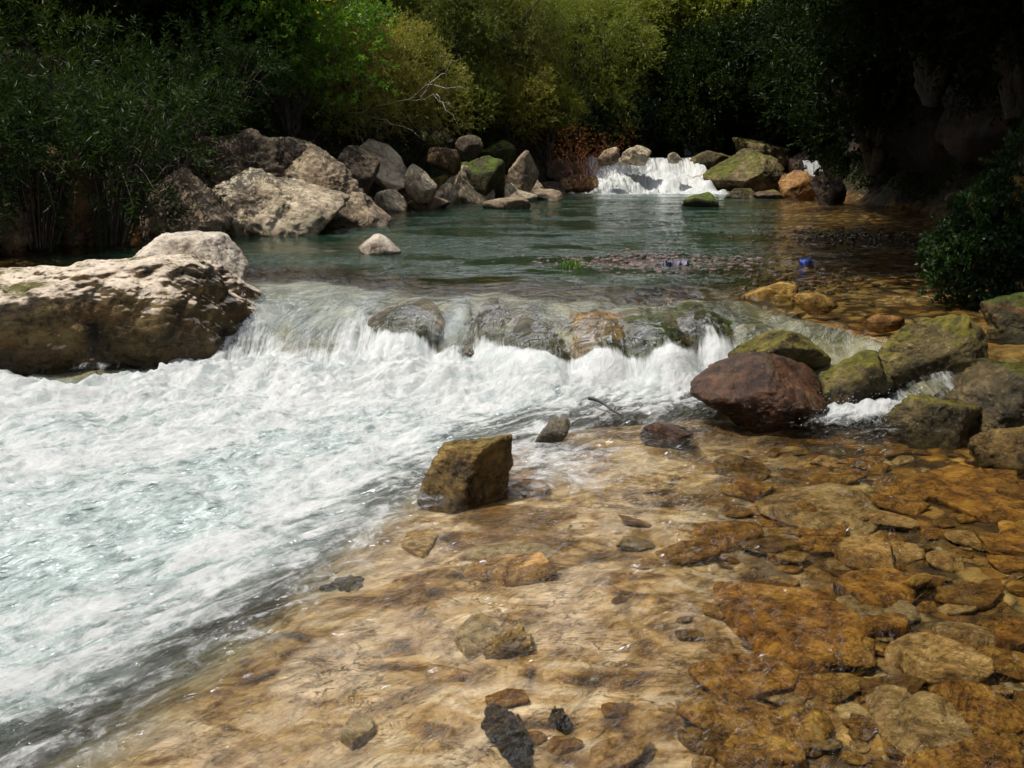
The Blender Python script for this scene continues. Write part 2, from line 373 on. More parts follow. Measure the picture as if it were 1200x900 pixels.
def foam_fields(X, Y):
    P = np.stack([X, Y], 1); dL = sdist(P, SHAL); yb, yc = yb_(X), yc_(X)
    t = np.clip((Y - yb) / (yc - yb), 0, 1); dn = yb - Y
    low = sm(Y - yb, .05, -.1)
    a = P @ FA; b = P @ FB
    st = fbm(P3(a * .55, b * 1.5, 2.2), 4)
    qx = 1.2 * fbm(P3(a * .8, b * 1.1, 11), 3); qy = 1.2 * fbm(P3(a * .8, b * 1.1, 31), 3); sw = fbm(P3(a * 1.2 + qx, b * 2.0 + qy, 4), 4, ridge=True)
    f = sm(dL + .25 * st, .06, .95) * (1.08 - .50 * np.clip(dn - .3, 0, 1.2) - .05 * np.clip(dn - 1.3, 0, 3) + .55 * st * np.clip(dn, 0, 1.2) + .36 * sw * np.clip(dn - .3, 0, 1.0))
    f = np.maximum(f, .95 * np.exp(-(np.clip(dn - .02, 0, 9) / (.42 + .14 * st)) ** 2) * sm(X, 2.0, 1.5))
    p = np.array(at(1000, 488)); f = np.maximum(f, 1.05 * np.exp(-(((X - p[0]) / .42) ** 2 + ((Y - p[1]) / .30) ** 2)))
    p = np.array(at(650, 545)); f = np.maximum(f, .62 * np.exp(-(((X - p[0]) / .35) ** 2 + ((Y - p[1]) / .5) ** 2)))
    for px, py, rr, v in ((540, 570, .20, .75), (615, 560, .16, .5), (645, 512, .16, .7), (780, 505, .14, .4)):
        c = at(px, py); f = np.maximum(f, v * np.exp(-(((X - c[0]) / rr) ** 2 + ((Y - c[1] - .08) / (rr * .8)) ** 2)))
    for c, r, v in ((at(60, 665), .35, .55), (at(200, 610), .22, .25), (at(395, 520), .25, .25)):
        f = f - v * np.exp(-(((X - c[0]) / r) ** 2 + ((Y - c[1]) / (r * .7)) ** 2)) * low
    f = np.where(X < -2.5, f * sm(dn, .0, .4), f)
    # falls: strength by place along the ledge
    fx = np.array([at(px, 400, .2)[0] for px in (250, 300, 330, 375, 395, 450, 480, 540, 570, 620, 650, 700, 780, 805, 830, 880, 920, 960, 1000, 1040, 1100)])
    fv = np.array([.55, .7, .4, .25, .7, .7, .15, .25, .45, .45, .18, .10, .12, .3, .8, .75, .3, .5, .65, .4, 0])
    fl = np.interp(X, fx, fv) * sm(t, .75, .1) * (.75 + .5 * fbm(P3(X * 4, Y * 2.2, 4), 4) * 2.2) + .06 * sm(t, 1, .7)
    f = np.where(t > 0, lerp(f, fl, sm(t + .16 * fbm(P3(X * 3.2, Y * 3.2, 17), 4), .0, .14)), f); f = np.where(t >= 1, 0, f)
    cas = sm(Y, 20.2, 21.8) * sm(Y, 24.0, 23.5) * sm(X, 1.5, 2.1) * sm(X, 5.2, 4.7)
    f = np.maximum(f, cas * (1.0 - .3 * sm(Y, 23.1, 23.6)))
    f = np.maximum(f, .55 * sm(Y, 20.8, 21.6) * sm(Y, 22.4, 22) * sm(X, .9, 1.5) * sm(X, 2.4, 2))
    tb = sm(dL + .25 * st + .30 * fbm(P3(a * 1.3, b * 8, 6), 4), .08, .85) * low * .95 + .38 * sm(t, .02, .3) * sm(t, 1.0, .75) * sm(X, 1.2, .4) * (.7 + .6 * fbm(P3(X * 3, Y * 1.5, 4), 3))
    tb = np.maximum(tb, .35 * sm(Y, 18, 21.5) * sm(Y, 23, 22) * sm(X, 1., 2.5) * sm(X, 6, 4.5))
    return np.clip(f, 0, 1.25), np.clip(tb, 0, 1), t, dL, dn

def build_water():
    xs = steps([(-8, -4, .12), (-4, -2.6, .03), (-2.6, 3.6, .0135), (3.6, 8.5, .07)])
    ys = steps([(-1.0, 1.6, .15), (1.6, 7.6, .0135), (7.6, 12, .028), (12, 24, .06), (24, 27.5, .2)])
    X, Y, Q = grid(xs, ys); lv = level(X, Y); bz = bed_z(X, Y)
    keep = (bz[Q] < lv[Q] + .06).any(1); Q = Q[keep]
    used = np.unique(Q); mp = np.full(len(X), -1); mp[used] = np.arange(len(used)); Q = mp[Q]; X, Y, lv, bz = X[used], Y[used], lv[used], bz[used]
    f, tb, t, dL, dn = foam_fields(X, Y)
    P = np.stack([X, Y], 1); a = P @ FA; b = P @ FB
    lowz = (t <= 0)
    wp = .35 * fbm(P3(X * 1.1, Y * 1.1, 1), 3)
    lum = fbm(P3(a * 1.9 + wp, b * 3.0, 0), 5, .55, billow=True); lum2 = fbm(P3(a * 6, b * 9, 5), 4, .6, billow=True)
    sheet = fbm(P3(a * 2.6 + 2 * wp, b * 7.5 + wp, 8), 4, .5)
    patch = sm(fbm(P3(X * .55, Y * 1.1, 7), 4), -.18, .22); pool = fbm(P3(X * 2.0, Y * 2.8 + wp, 3), 5, .6) * (.35 + 1.5 * patch); fall = fbm(P3(X * 7, Y * 1.0, 6), 4, .55)
    tu = np.clip(np.maximum(tb, f), 0, 1)
    zl = tu * (.095 * lum + .036 * lum2 + .016 * fbm(P3(a * 15, b * 18, 5), 3, .6, billow=True)) * (.5 + .8 * np.exp(-np.clip(dn, 0, 9) / 1.1)) + (1 - tu) * (.019 * sheet + .012 * fbm(P3(a * 5 + 3 * wp, b * 11, 4), 4, .55, ridge=True))
    hump = .10 * np.exp(-((dn - .25) / .35) ** 2) * np.clip(f, 0, 1)
    w2 = sm(t, .0, .35); w3 = sm(Y - yc_(X), -.05, .6)
    band = sm(dL, -.25, .15) * sm(dL, 1.0, .5) * (t <= 0); wr = fbm(P3(a * 2.2 + 3 * wp, b * 12 + wp, 14), 5, .6, ridge=True)
    f = np.clip(f + band * (.42 * sm(wr, .22, .6) - .04), 0, 1.25); zl = zl + band * .016 * wr
    z = lv + lerp(lerp(zl + hump, .018 * fall + .035 * f * lum2, w2), .022 * pool * (1 - .5 * sm(X, 2.2, 4)), w3)
    cas = sm(Y, 20.8, 21.6) * sm(Y, 23.8, 23.4)
    z = z + cas * f * (.22 * lum + .10 * lum2)
    for pa, pb, q, up in LEDGE:
        xa, xb = at(pa, 400, .2)[0], at(pb, 400, .2)[0]; cx = (xa + xb) / 2; ya, yb_c = float(yb_(cx)), float(yc_(cx)); cy = ya + q * (yb_c - ya)
        dd = ((X - cx) / ((xb - xa) * .52)) ** 2 + ((Y - cy) / ((yb_c - ya) * .50)) ** 2
        ztop = float(level(np.array([cx]), np.array([cy + .12]))[0]) + up
        cap = ztop - .10 * dd - .02 + .035 * fbm(P3(X * 6, Y * 6, 2), 3); z = np.where(dd < 2.2, np.maximum(z, lerp(cap, z, sm(dd, .9, 2.2))), z)
        f = f * (1 - (1 - sm(dd, .55, 1.5)) * (.45 + .55 * sm(fbm(P3(X * 5, Y * 4 - z * 3, cx), 4), .18, -.05)) * sm(t, -.01, .06)); tb = tb * (1 - .85 * (1 - sm(dd, .7, 1.6)))
    depth = np.clip(z - bz, 0, 2) * 1.25
    rip = lerp(lerp(.85 + .1 * sm(dL, -.3, .2), .7, w2), .8, w3); rip = lerp(rip, rip * (.15 + 1.2 * patch), w3); rip = rip * (1 - .35 * sm(X, 1.2, 2.2) * sm(Y, 5.2, 4.2))
    up = sm(Y - yb_(X), -.15, .1)
    arc = -Y + 1.8 * lv
    me = mesh('water', np.stack([X, Y, z], 1), Q, water_material(), True,
              {'foam': f, 'turb': tb, 'depth': depth, 'rip': rip, 'upper': up},
              {'flow_low': P3(a + .25 * wp, b + .12 * wp, 0), 'flow_up': P3(arc + .2 * wp, X, 0)})
    tag(link('river_water', me), kind='structure')
    # droplets thrown up where the falls land
    rs = np.random.RandomState(5); pts = []
    for px, py, n, sx, h in ((315, 415, 500, .12, .22), (425, 412, 900, .22, .25), (560, 425, 500, .25, .16), (620, 440, 500, .25, .16), (760, 440, 400, .3, .12), (850, 415, 500, .15, .14), (990, 480, 220, .18, .10), (1060, 480, 90, .15, .12), (520, 440, 500, .5, .16)):
        c = at(px, py, .1)
        q = np.stack([c[0] + sx * rs.normal(size=n), c[1] + .12 * rs.normal(size=n), .05 + np.abs(rs.normal(size=n)) * h * .55], 1); pts.append(q)
    pts = np.concatenate(pts); r = .0011 + .0019 * rs.rand(len(pts)) ** 2
    O = np.array([(1, 0, 0), (-1, 0, 0), (0, 1, 0), (0, -1, 0), (0, 0, 1.3), (0, 0, -1.3)], float)
    OF = np.array([(0, 2, 4), (2, 1, 4), (1, 3, 4), (3, 0, 4), (2, 0, 5), (1, 2, 5), (3, 1, 5), (0, 3, 5)])
    V = (pts[:, None, :] + r[:, None, None] * O[None]).reshape(-1, 3); FF = (np.arange(len(pts))[:, None, None] * 6 + OF[None]).reshape(-1, 3)
    k = NT('spray_drops'); m = k.done(k.n('BsdfPrincipled', Base__Color=(.85, .88, .88), Roughness=.2))
    tag(link('spray_droplets', mesh('spray', V, FF, m)), 'white droplets of spray flying up where the falls land', 'spray', kind='stuff')
    # two small side falls far back
    for nm, px, d, zt, zb, wd in (('side_waterfall', 946, 21.6, 1.12, .45, .34), ('side_waterfall', 818, 26.3, 1.95, 1.15, .75)):
        u, v, q = grid(np.linspace(-.5, .5, 24), np.linspace(0, 1, 40))
        xx = xat(px, d, zb) + wd * u * (1 + .5 * v) + .10 * v; zz = zt + (zb - zt) * v ** 1.5
        yy = d - .35 * v - .10 * fbm(P3(u * 9, v * 2, d), 3)
        al = .9 + .2 * fbm(P3(u * 12, v * 2, d), 3)
        n = len(u)
        me = mesh('fall', np.stack([xx, yy, zz], 1), q, water_mat_cache[0] if water_mat_cache else None, True,
                  {'foam': al, 'turb': 0 * u + .5, 'depth': 0 * u + .05, 'rip': 0 * u + .6, 'upper': 0 * u + 1}, {'flow_low': P3(v, u, 0), 'flow_up': P3(v, u * 2, 0)})
        me.materials.append(bpy.data.materials['river_water'])
        tag(link(nm, me), kind='structure')
water_mat_cache = []

# ------------------------------------------------------------------ rocks
def rock_verts(size, seed, sub=5, planes=None, nrand=13, rough=.13, strata=0.0, sharp=14, sdir=(0.15, .1, 1)):
    D, Fs = ico(sub); rs = np.random.RandomState(seed)
    N = rs.normal(size=(nrand, 3)); N /= np.linalg.norm(N, axis=1)[:, None]; H = .66 + .36 * rs.rand(nrand)
    if planes:
        pn = np.array([p[:3] for p in planes], float); pn /= np.linalg.norm(pn, axis=1)[:, None]
        N = np.concatenate([N, pn]); H = np.concatenate([H + .12, [p[3] for p in planes]])
    inv = np.maximum(D @ N.T, 1e-3) / H[None]
    r = 1 / (np.sum(inv ** sharp, 1) ** (1 / sharp) + 1e-6); r = np.minimum(r, 1.35)
    p = D * r[:, None]
    asp = np.array(size) / max(size)
    q = p * asp * 2.2 + seed * 3.7
    n = fbm(q * .9, 6, .55); rg = fbm(q * 1.5 + 40, 5, .55, ridge=True)
    off = rough * (1.1 * n - .7 * np.clip(rg - .25, 0, 1))
    if strata:
        sd = np.array(sdir, float); sd /= np.linalg.norm(sd)
        s = (q @ sd) * 3.2 + 1.2 * n; saw = s - np.floor(s); off = off + strata * (np.abs(saw - .35) - .3)
    p = p + D * off[:, None]
    lo, hi = p.min(0), p.max(0)
    p = (p - lo) / (hi - lo) - .5
    return p * np.array(size), Fs

def rock(label, x, y, zb, w, d, h, mat, seed, name='rock', cat='rock', group=None, sub=5, rz=0.0, tilt=(0, 0), **kw):
    V, Fs = rock_verts((w, d, h), seed, sub, **kw)
    V[:, 2] += h / 2
    o = link(name, mesh(name, V, Fs, mat), None, (x, y, zb), (tilt[0], tilt[1], rz))
    return tag(o, label, cat, group)

def prock(label, px0, px1, pyt, pyb, lv, mat, seed, depth=.8, sink=.35, **kw):
    """rock measured in the photo: left/right edge, top and waterline; lv is the level it stands at"""
    pm = (px0 + px1) / 2
    x, y = at(pm, pyb, lv); w0 = (px1 - px0) / F * math.hypot(y, EYE - lv); d = w0 * depth
    yc = y + d * .42; w = (px1 - px0) / F * math.hypot(yc, EYE - lv)
    zt = zat(pyt, yc); h = max(zt - lv, .03); s = h * sink + .04
    return rock(label, xat(pm, yc, lv + h / 2), yc, lv - s, w, d, h + s, mat, seed, **kw)

def build_rocks():
    M = dict(
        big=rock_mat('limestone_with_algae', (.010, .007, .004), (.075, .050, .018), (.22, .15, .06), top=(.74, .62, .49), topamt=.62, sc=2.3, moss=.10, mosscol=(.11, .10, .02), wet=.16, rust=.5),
        pale=rock_mat('pale_limestone', (.26, .21, .16), (.54, .47, .38), (.72, .65, .55), sc=3, wet=.45),
        outcrop=rock_mat('weathered_limestone', (.045, .034, .022), (.22, .165, .105), (.44, .35, .24), sc=1.4, rust=.5, wet=.46, moss=.06),
        outpale=rock_mat('bleached_limestone', (.11, .085, .055), (.40, .33, .225), (.60, .52, .38), sc=1.6, rust=.25, wet=.44),
        ledge=rock_mat('mossy_ledge_rock', (.018, .014, .009), (.085, .06, .04), (.22, .17, .12), sc=1.9, moss=.28, mosscol=(.05, .055, .012)),
        mossy=rock_mat('moss_covered_rock', (.018, .015, .006), (.10, .075, .03), (.28, .21, .11), moss=.36, mosscol=(.085, .09, .010), sc=2.0, wet=.46),
        mossy2=rock_mat('yellow_moss_rock', (.02, .016, .006), (.10, .075, .025), (.26, .20, .09), moss=.46, mosscol=(.13, .115, .012), sc=3.2, wet=.12),
        greenm=rock_mat('green_moss_rock', (.012, .012, .004), (.05, .045, .015), (.12, .10, .04), moss=.58, mosscol=(.06, .085, .008), sc=1.8),
        red=rock_mat('red_brown_rock', (.022, .011, .006), (.085, .038, .017), (.18, .085, .038), sc=3.2, rough=.38, moss=.14, mosscol=(.075, .06, .015), wet=.12),
        ochre=rock_mat('ochre_rock', (.04, .024, .008), (.21, .135, .035), (.38, .26, .085), sc=4.2, moss=.12, mosscol=(.13, .12, .02), wet=.10, rust=.5),
        wetr=rock_mat('wet_grey_rock', (.03, .026, .016), (.12, .10, .065), (.24, .20, .13), sc=3.0, rough=.25, moss=.12, mosscol=(.06, .06, .015), rust=.4),
        wetorange=rock_mat('wet_orange_rock', (.05, .022, .006), (.24, .11, .025), (.42, .24, .08), sc=3.2, rough=.25, rust=.6),
        ochrew=rock_mat('wet_ochre_ledge_rock', (.05, .028, .012), (.34, .19, .055), (.54, .38, .15), rough=.25, sc=3.5, rust=.6, moss=.12, mosscol=(.05, .05, .01)),
        ledgem=rock_mat('black_green_ledge_rock', (.010, .010, .004), (.055, .045, .016), (.20, .13, .045), rough=.3, moss=.36, mosscol=(.06, .08, .010), sc=3.5, rust=.5),
        dark=rock_mat('dark_wet_rock', (.008, .005, .003), (.035, .020, .010), (.10, .06, .028), sc=5, rough=.3),
        bankr=rock_mat('bank_rock', (.022, .016, .010), (.10, .072, .042), (.23, .17, .10), sc=2.2, moss=.2, wet=.44, rust=.25, vary=.3),
        gold=rock_mat('golden_bank_rock', (.09, .045, .010), (.33, .19, .04), (.50, .34, .10), sc=2.5, rust=.3),
        cream=rock_mat('cream_shelf_rock', (.18, .11, .04), (.42, .29, .13), (.58, .45, .27), sc=4, rust=.25),
        shoal=rock_mat('pinkish_gravel', (.06, .04, .03), (.22, .15, .13), (.40, .31, .28), sc=9, rough=.5),
        stone=rock_mat('submerged_stone', (.045, .018, .004), (.30, .14, .018), (.54, .32, .07), sc=5, rust=.35, vary=.4),
        palestone=rock_mat('submerged_pale_stone', (.15, .08, .025), (.46, .29, .11), (.66, .48, .25), sc=4, rust=.35, vary=.15),
    )
    TOP = (0, 0, 1)
    # --- left foreground boulder
    x0, y0 = -3.52, 6.98
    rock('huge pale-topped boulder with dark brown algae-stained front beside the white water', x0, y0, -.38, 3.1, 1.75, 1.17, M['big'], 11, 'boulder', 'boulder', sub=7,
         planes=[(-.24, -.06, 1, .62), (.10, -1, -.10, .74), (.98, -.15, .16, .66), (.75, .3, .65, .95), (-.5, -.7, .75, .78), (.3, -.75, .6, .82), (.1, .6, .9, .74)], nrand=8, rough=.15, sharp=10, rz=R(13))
    prock('smooth bleached white boulder right behind the huge stained boulder', 150, 290, 272, 345, POOL, M['pale'], 27, depth=.8, sub=6, nrand=14, sharp=20, name='boulder', cat='boulder', planes=[(.1, 0, 1, .7), (.9, -.2, .5, .75), (-.8, -.1, .6, .75)], rough=.10)
    prock('small round tan stone behind the left end of the huge boulder', 22, 58, 313, 334, POOL, M['outcrop'], 24, sub=4, rough=.05, sharp=6)
    prock('small pointed cream rock alone in the green pool', 418, 470, 275, 299, POOL, M['pale'], 31, sub=5, planes=[(.6, -.2, .8, .6), (-.6, -.2, .8, .6)], rough=.08)
    # --- left bank outcrop
    prock('broad pale cracked rock face at the pool edge of the left bank', 238, 405, 196, 277, POOL, M['outpale'], 41, depth=.7, sub=6, planes=[(-.2, -.8, .75, .56), (.2, -1, .25, .74), (.5, -.4, .9, .66)], nrand=18, sharp=26, strata=.02, rough=.15, sdir=(.4, .1, 1))
    prock('brown rounded rock face left of the pale cracked one under the oleander', 165, 268, 196, 284, POOL, M['outcrop'], 42, depth=.8, sub=6, planes=[(-.1, -.8, .6, .6)], nrand=18, sharp=24, strata=.02, rough=.18)
    prock('long sloping brown rock spur running down into the pool', 322, 456, 168, 268, POOL, M['outcrop'], 43, depth=.6, sub=6, nrand=18, sharp=24, planes=[(.75, -.35, .7, .46), (.6, -.8, .5, .6), (-.1, -.9, .6, .6)], strata=.03, rough=.2, sdir=(.8, .1, .7))
    o = prock('dark mossy overhanging ledge on top of the left bank outcrop', 185, 338, 150, 222, .95, M['ledge'], 44, depth=.5, sub=6, strata=.04, rough=.24); 
    o = prock('upper broken block of the left outcrop under the dark bushes', 308, 396, 160, 206, 1.1, M['ledge'], 45, depth=.5, sub=6, strata=.04, rough=.25)
    prock('dark shaded rock in the bank left of the oleander stems', 20, 120, 165, 290, POOL, M['bankr'], 46, depth=.6, sub=5, strata=.02, rough=.22)
    prock('low shaded brown block at the far left waterline', -70, 40, 215, 296, POOL, M['bankr'], 47, depth=.6, sub=5, strata=.05, rough=.18)
    # --- left bank boulders further up
    rockspec = [
        ('tilted pale slab leaning on the bank above dark hollows', 415, 500, 176, 222, .8, 'outpale', 51, .5, None),
        ('large pale triangular slab split by a crack at the waterline', 518, 580, 193, 239, POOL, 'outpale', 52, .7, dict(planes=[(.62, -.62, .60, .40), (-.8, -.3, .35, .62), (0, .6, .8, .7)], nrand=4, rough=.05)),
        ('dark boulder capped with bright green moss behind the triangular slab', 535, 592, 182, 228, .55, 'greenm', 53, .9, dict(rough=.08)),
        ('low rounded tan rock lying in the pool at the bank corner', 565, 622, 231, 247, POOL, 'outcrop', 54, .6, dict(rough=.06, sharp=7)),
        ('purple-brown boulder below the tilted slab', 455, 502, 206, 244, POOL, 'outcrop', 55, .8, dict()),
        ('small grey-brown block under the tilted slab at its left', 428, 460, 208, 232, POOL, 'bankr', 56, .8, dict()),
        ('mossy cream boulder beside the triangular slab', 498, 530, 205, 236, POOL, 'mossy2', 57, .8, dict()),
        ('flat tan rock at the water below the purple-brown boulder', 478, 528, 229, 246, POOL, 'outcrop', 58, .7, dict()),
        ('tan broken boulder right of the moss-capped one', 580, 618, 203, 234, POOL, 'bankr', 59, .8, dict()),
        ('pale brown boulder at the water under the willow', 610, 640, 208, 232, POOL, 'outcrop', 60, .8, dict()),
        ('upright tan rock standing high on the bank', 596, 632, 176, 212, .8, 'outcrop', 61, .7, dict(planes=[(.8, -.5, .2, .6)])),
        ('dark wet rock beside the foot of the far cascade', 628, 664, 212, 228, POOL, 'dark', 62, .8, dict()),
        ('flat brown rock at the left foot of the far cascade', 652, 700, 204, 226, POOL, 'bankr', 63, .8, dict()),
        ('reddish brown rock touching the left edge of the far cascade', 676, 708, 196, 222, POOL, 'wetorange', 64, .8, dict()),
        ('small dark rock in the bank shade under the reddish twigs', 640, 676, 186, 214, .6, 'dark', 65, .8, dict()),
        ('small cream stone beside the tilted slab foot', 500, 522, 222, 240, POOL, 'outpale', 66, .8, dict()),
        ('thin pale slab wedged low between the spur and the dark hollow', 438, 476, 222, 250, POOL, 'outpale', 141, .9, dict(planes=[(.5, -.5, .8, .45)])),
        ('angular grey-beige slab leaning behind the purple-brown boulder', 474, 512, 192, 226, .7, 'outpale', 142, .8, dict(planes=[(.6, -.5, .7, .45)])),
        ('small angular pale wedge in the gap before the moss-capped boulder', 508, 536, 214, 240, POOL, 'outpale', 143, .9, dict(planes=[(-.6, -.5, .7, .45)])),
        ('fractured beige slab at the foot of the upright tan rock', 590, 630, 214, 238, POOL, 'outpale', 144, .9, dict(planes=[(.3, -.7, .7, .45)])),
        ('low pale rock shelf on the bank between the boulders and the dark wet rock', 612, 660, 222, 236, POOL, 'outcrop', 145, 1.0, dict(planes=[(0, -.4, 1, .5)])),
        ('dark mossy block in the hollow under the leaning willow', 395, 445, 170, 215, .9, 'ledge', 146, .8, dict()),
        ('mossy rock high in the bank under the willow skirts', 560, 604, 164, 196, 1.0, 'greenm', 147, .8, dict()),
        ('rust-stained rock high in the bank moss', 534, 566, 158, 180, 1.4, 'bankr', 67, .8, dict()),
        ('tan rock showing through moss above the triangular slab', 500, 540, 172, 196, 1.1, 'bankr', 68, .8, dict()),
    ]
    for lab, a, b, t, bb, lv, m, sd, dp, kw in rockspec:
        if kw is None: rock(lab, xat(447, 17.3, 1.2), 17.3, 1.02, 1.2, 1.25, .24, M[m], sd, sub=6, tilt=(R(26), R(30)), nrand=9, rough=.07, sharp=40, planes=[(0, 0, 1, .5), (0, 0, -1, .5)]); continue
        kw.setdefault('sharp', 36); kw.setdefault('nrand', 9); kw.setdefault('rough', .09); prock(lab, a, b, t, bb, lv, M[m], sd, depth=dp, sub=5, **kw)
    # --- far cascade
    rockspec = [
        ('pale rounded boulder on the lip of the far cascade', 726, 764, 170, 187, 1.13, 'outpale', 71, .8, dict()),
        ('small tan boulder left of the pale lip boulder', 700, 726, 172, 188, 1.13, 'outcrop', 72, .8, dict()),
        ('small cream stone on the cascade lip near the thin fall', 782, 798, 178, 187, 1.13, 'outpale', 73, .8, dict()),
        ('flat mossy slab at the right end of the cascade lip', 806, 862, 176, 204, .75, 'mossy', 74, .7, dict()),
        ('great moss-covered boulder with a bare tan crown by the cascade', 826, 926, 174, 226, POOL, 'mossy', 75, .8, dict(planes=[(-.5, -.5, .8, .58), (.6, -.6, .5, .7)], sub=6, nrand=10, sharp=26, rough=.12)),
        ('mossy hump behind the great mossy boulder', 858, 925, 160, 196, .9, 'mossy', 76, .8, dict()),
        ('pale wedge rock between the cascade foam and the great mossy boulder', 793, 846, 202, 224, POOL, 'outpale', 77, .6, dict(planes=[(-.5, -.6, .8, .5)])),
        ('low black-green rock standing in the pool before the cascade', 798, 846, 225, 244, POOL, 'greenm', 78, .6, dict()),
        ('orange-brown angular rock beneath the narrow side fall', 914, 958, 199, 232, POOL, 'wetorange', 79, .8, dict(planes=[(-.6, -.5, .7, .6)])),
        ('low green mossy ledge in front of the great mossy boulder', 846, 886, 220, 234, POOL, 'mossy', 80, .6, dict()),
        ('low brown ledge stone right of the green ledge', 878, 920, 222, 234, POOL, 'bankr', 81, .6, dict()),
        ('dark rock beside the narrow side fall', 926, 948, 176, 214, .6, 'dark', 82, .8, dict()),
        ('dark rock right of the narrow side fall under the cliff', 952, 992, 200, 236, POOL, 'dark', 83, .8, dict()),
    ]
    for lab, a, b, t, bb, lv, m, sd, dp, kw in rockspec:
        kw.setdefault('sub', 5); kw.setdefault('sharp', 26); prock(lab, a, b, t, bb, lv, M[m], sd, depth=dp, **kw)
    # --- right side, near
    rockspec = [
        ('wet red-brown angular rock below the ledge at the right', 810, 970, 420, 496, .02, 'red', 91, .62, dict(sub=6, planes=[(.62, -.45, .75, .50), (-.5, -.4, .85, .56), (-.2, -1, .2, .7)], nrand=8, rough=.13, sharp=14)),
        ('orange mossy rock above the red-brown one with water running round it', 858, 968, 383, 440, .15, 'mossy2', 92, .8, dict(sub=6)),
        ('large yellow-green mossy boulder right of the small fall', 1012, 1148, 366, 466, .12, 'mossy2', 93, .7, dict(sub=6, planes=[(-.65, -.3, .75, .6)], rough=.16)),
        ('low mossy shoulder of rock left of the yellow-green boulder', 958, 1050, 412, 470, .10, 'mossy2', 94, .7, dict(sub=5, rough=.16)),
        ('dark green mossy rock at the right edge above the shallows', 1090, 1260, 424, 506, .02, 'mossy', 95, .6, dict(sub=6, rough=.16)),
        ('flat golden-green rock beside the foam of the small fall', 1036, 1150, 464, 512, .0, 'mossy2', 96, .6, dict(sub=6, rough=.14)),
        ('brown pitted rock at the right edge just above the shallows', 1142, 1240, 498, 545, .0, 'ochre', 97, .7, dict(sub=6, rough=.14)),
        ('flat golden sunlit slab at the right edge behind the mossy boulder', 1120, 1290, 400, 440, .26, 'gold', 98, .8, dict(sub=5)),
        ('square ochre rock standing in the rapids with a dark right side', 490, 601, 513, 592, .0, 'ochre', 99, .75, dict(sub=6, planes=[(-.55, -.75, .5, .60), (.75, -.65, .0, .56), (-.22, .1, 1, .70), (.3, .9, .2, .8), (-.9, .1, .4, .7)], nrand=7, rough=.13, sharp=16)),
        ('half-drowned grey rock washed by foam behind the square ochre rock', 624, 668, 490, 522, .0, 'wetr', 100, .8, dict(sub=5)),
        ('small dark brown rock breaking the surface left of the red-brown rock', 750, 812, 496, 516, .0, 'red', 101, .7, dict(sub=5)),
        ('small ochre rock on the ledge lip at the right', 868, 935, 330, 352, POOL - .03, 'gold', 108, .6, dict(sub=5)),
        ('flat yellow stone at the lip right of the small ochre rock', 930, 985, 342, 360, POOL - .03, 'gold', 109, .5, dict(sub=5)),
        ('flat orange stone in the dark pool behind the yellow-green boulder', 1010, 1062, 368, 382, POOL - .04, 'wetorange', 110, .5, dict(sub=5)),
        ('high ochre rock on the right bank above the ivy', 1172, 1260, 190, 262, .95, 'gold', 115, .6, dict(sub=6, rough=.14)),
        ('shaded brown bank rock under the ivy at the right edge', 1150, 1310, 340, 405, .30, 'ledgem', 116, .6, dict(sub=6, rough=.16)),
        ('small tan flat rock at the dark pool edge left of the ivy', 1092, 1140, 258, 276, POOL, 'bankr', 117, .6, dict(sub=5)),
        ('brown rock in the shade between cliff and ivy', 1108, 1170, 216, 264, .6, 'bankr', 118, .7, dict(sub=5)),
        ('reddish stone above the flat tan rock on the right bank', 1132, 1172, 226, 244, .95, 'wetorange', 119, .7, dict(sub=5)),
    ]
    for lab, a, b, t, bb, lv, m, sd, dp, kw in rockspec: prock(lab, a, b, t, bb, lv, M[m], sd, depth=dp, **kw)
    for lab, pa, pb, q, up, m, sd, rg in (
        ('grey-green domed rock under a glassy sheet of falling water', 425, 520, 0.52, 0.02, 'wetr', 102, .07),
        ('olive wet rock of the ledge right of the grey-green dome', 545, 622, 0.6, 0.01, 'wetr', 103, .14),
        ('grey wet ledge rock left of the orange-brown one', 588, 676, 0.42, 0.01, 'wetr', 107, .14),
        ('orange-brown ledge rock showing through the falls', 652, 742, 0.48, 0.03, 'ochrew', 104, .16),
        ('dark mossy ledge rock at the middle of the falls', 722, 806, 0.46, 0.03, 'ledgem', 105, .22),
        ('black-green ledge rock under the right end of the falls', 780, 872, 0.5, 0.04, 'ledgem', 106, .22)):
        xa = at(pa, 400, .2)[0]; xb = at(pb, 400, .2)[0]; x = (xa + xb) / 2; ya, yb = float(yb_(x)), float(yc_(x)); y = ya + q * (yb - ya)
        zt = float(level(np.array([x]), np.array([y + .1]))[0]) + up; rock(lab, x, y, -.1, (xb - xa) * 1.12, (yb - ya) * 1.05, zt + .1, M[m], sd, sub=6, rough=rg, sharp=8, planes=[(0, -.7, .8, .7)])
    for lab, px, py, w, d, zt, m, sd in (
        ('golden rock nub with an orange sponge-like tip in the near shallows', 592, 746, .19, .17, .035, 'gold', 111),
        ('dark ragged rock breaking the near shallows at the bottom of the view', 598, 850, .15, .34, .030, 'dark', 112),
        ('small dark ragged rock right of the larger ragged one', 656, 838, .07, .10, .022, 'dark', 113),
        ('dark wet rock rib at the edge of the milky current', 404, 676, .22, .20, -.006, 'wetr', 114)):
        x, y = at(px, py, 0); rock(lab, x, y, zt - .16, w, d, .16, M[m], sd, sub=6, rough=.34, nrand=9, sharp=9, rz=.4)
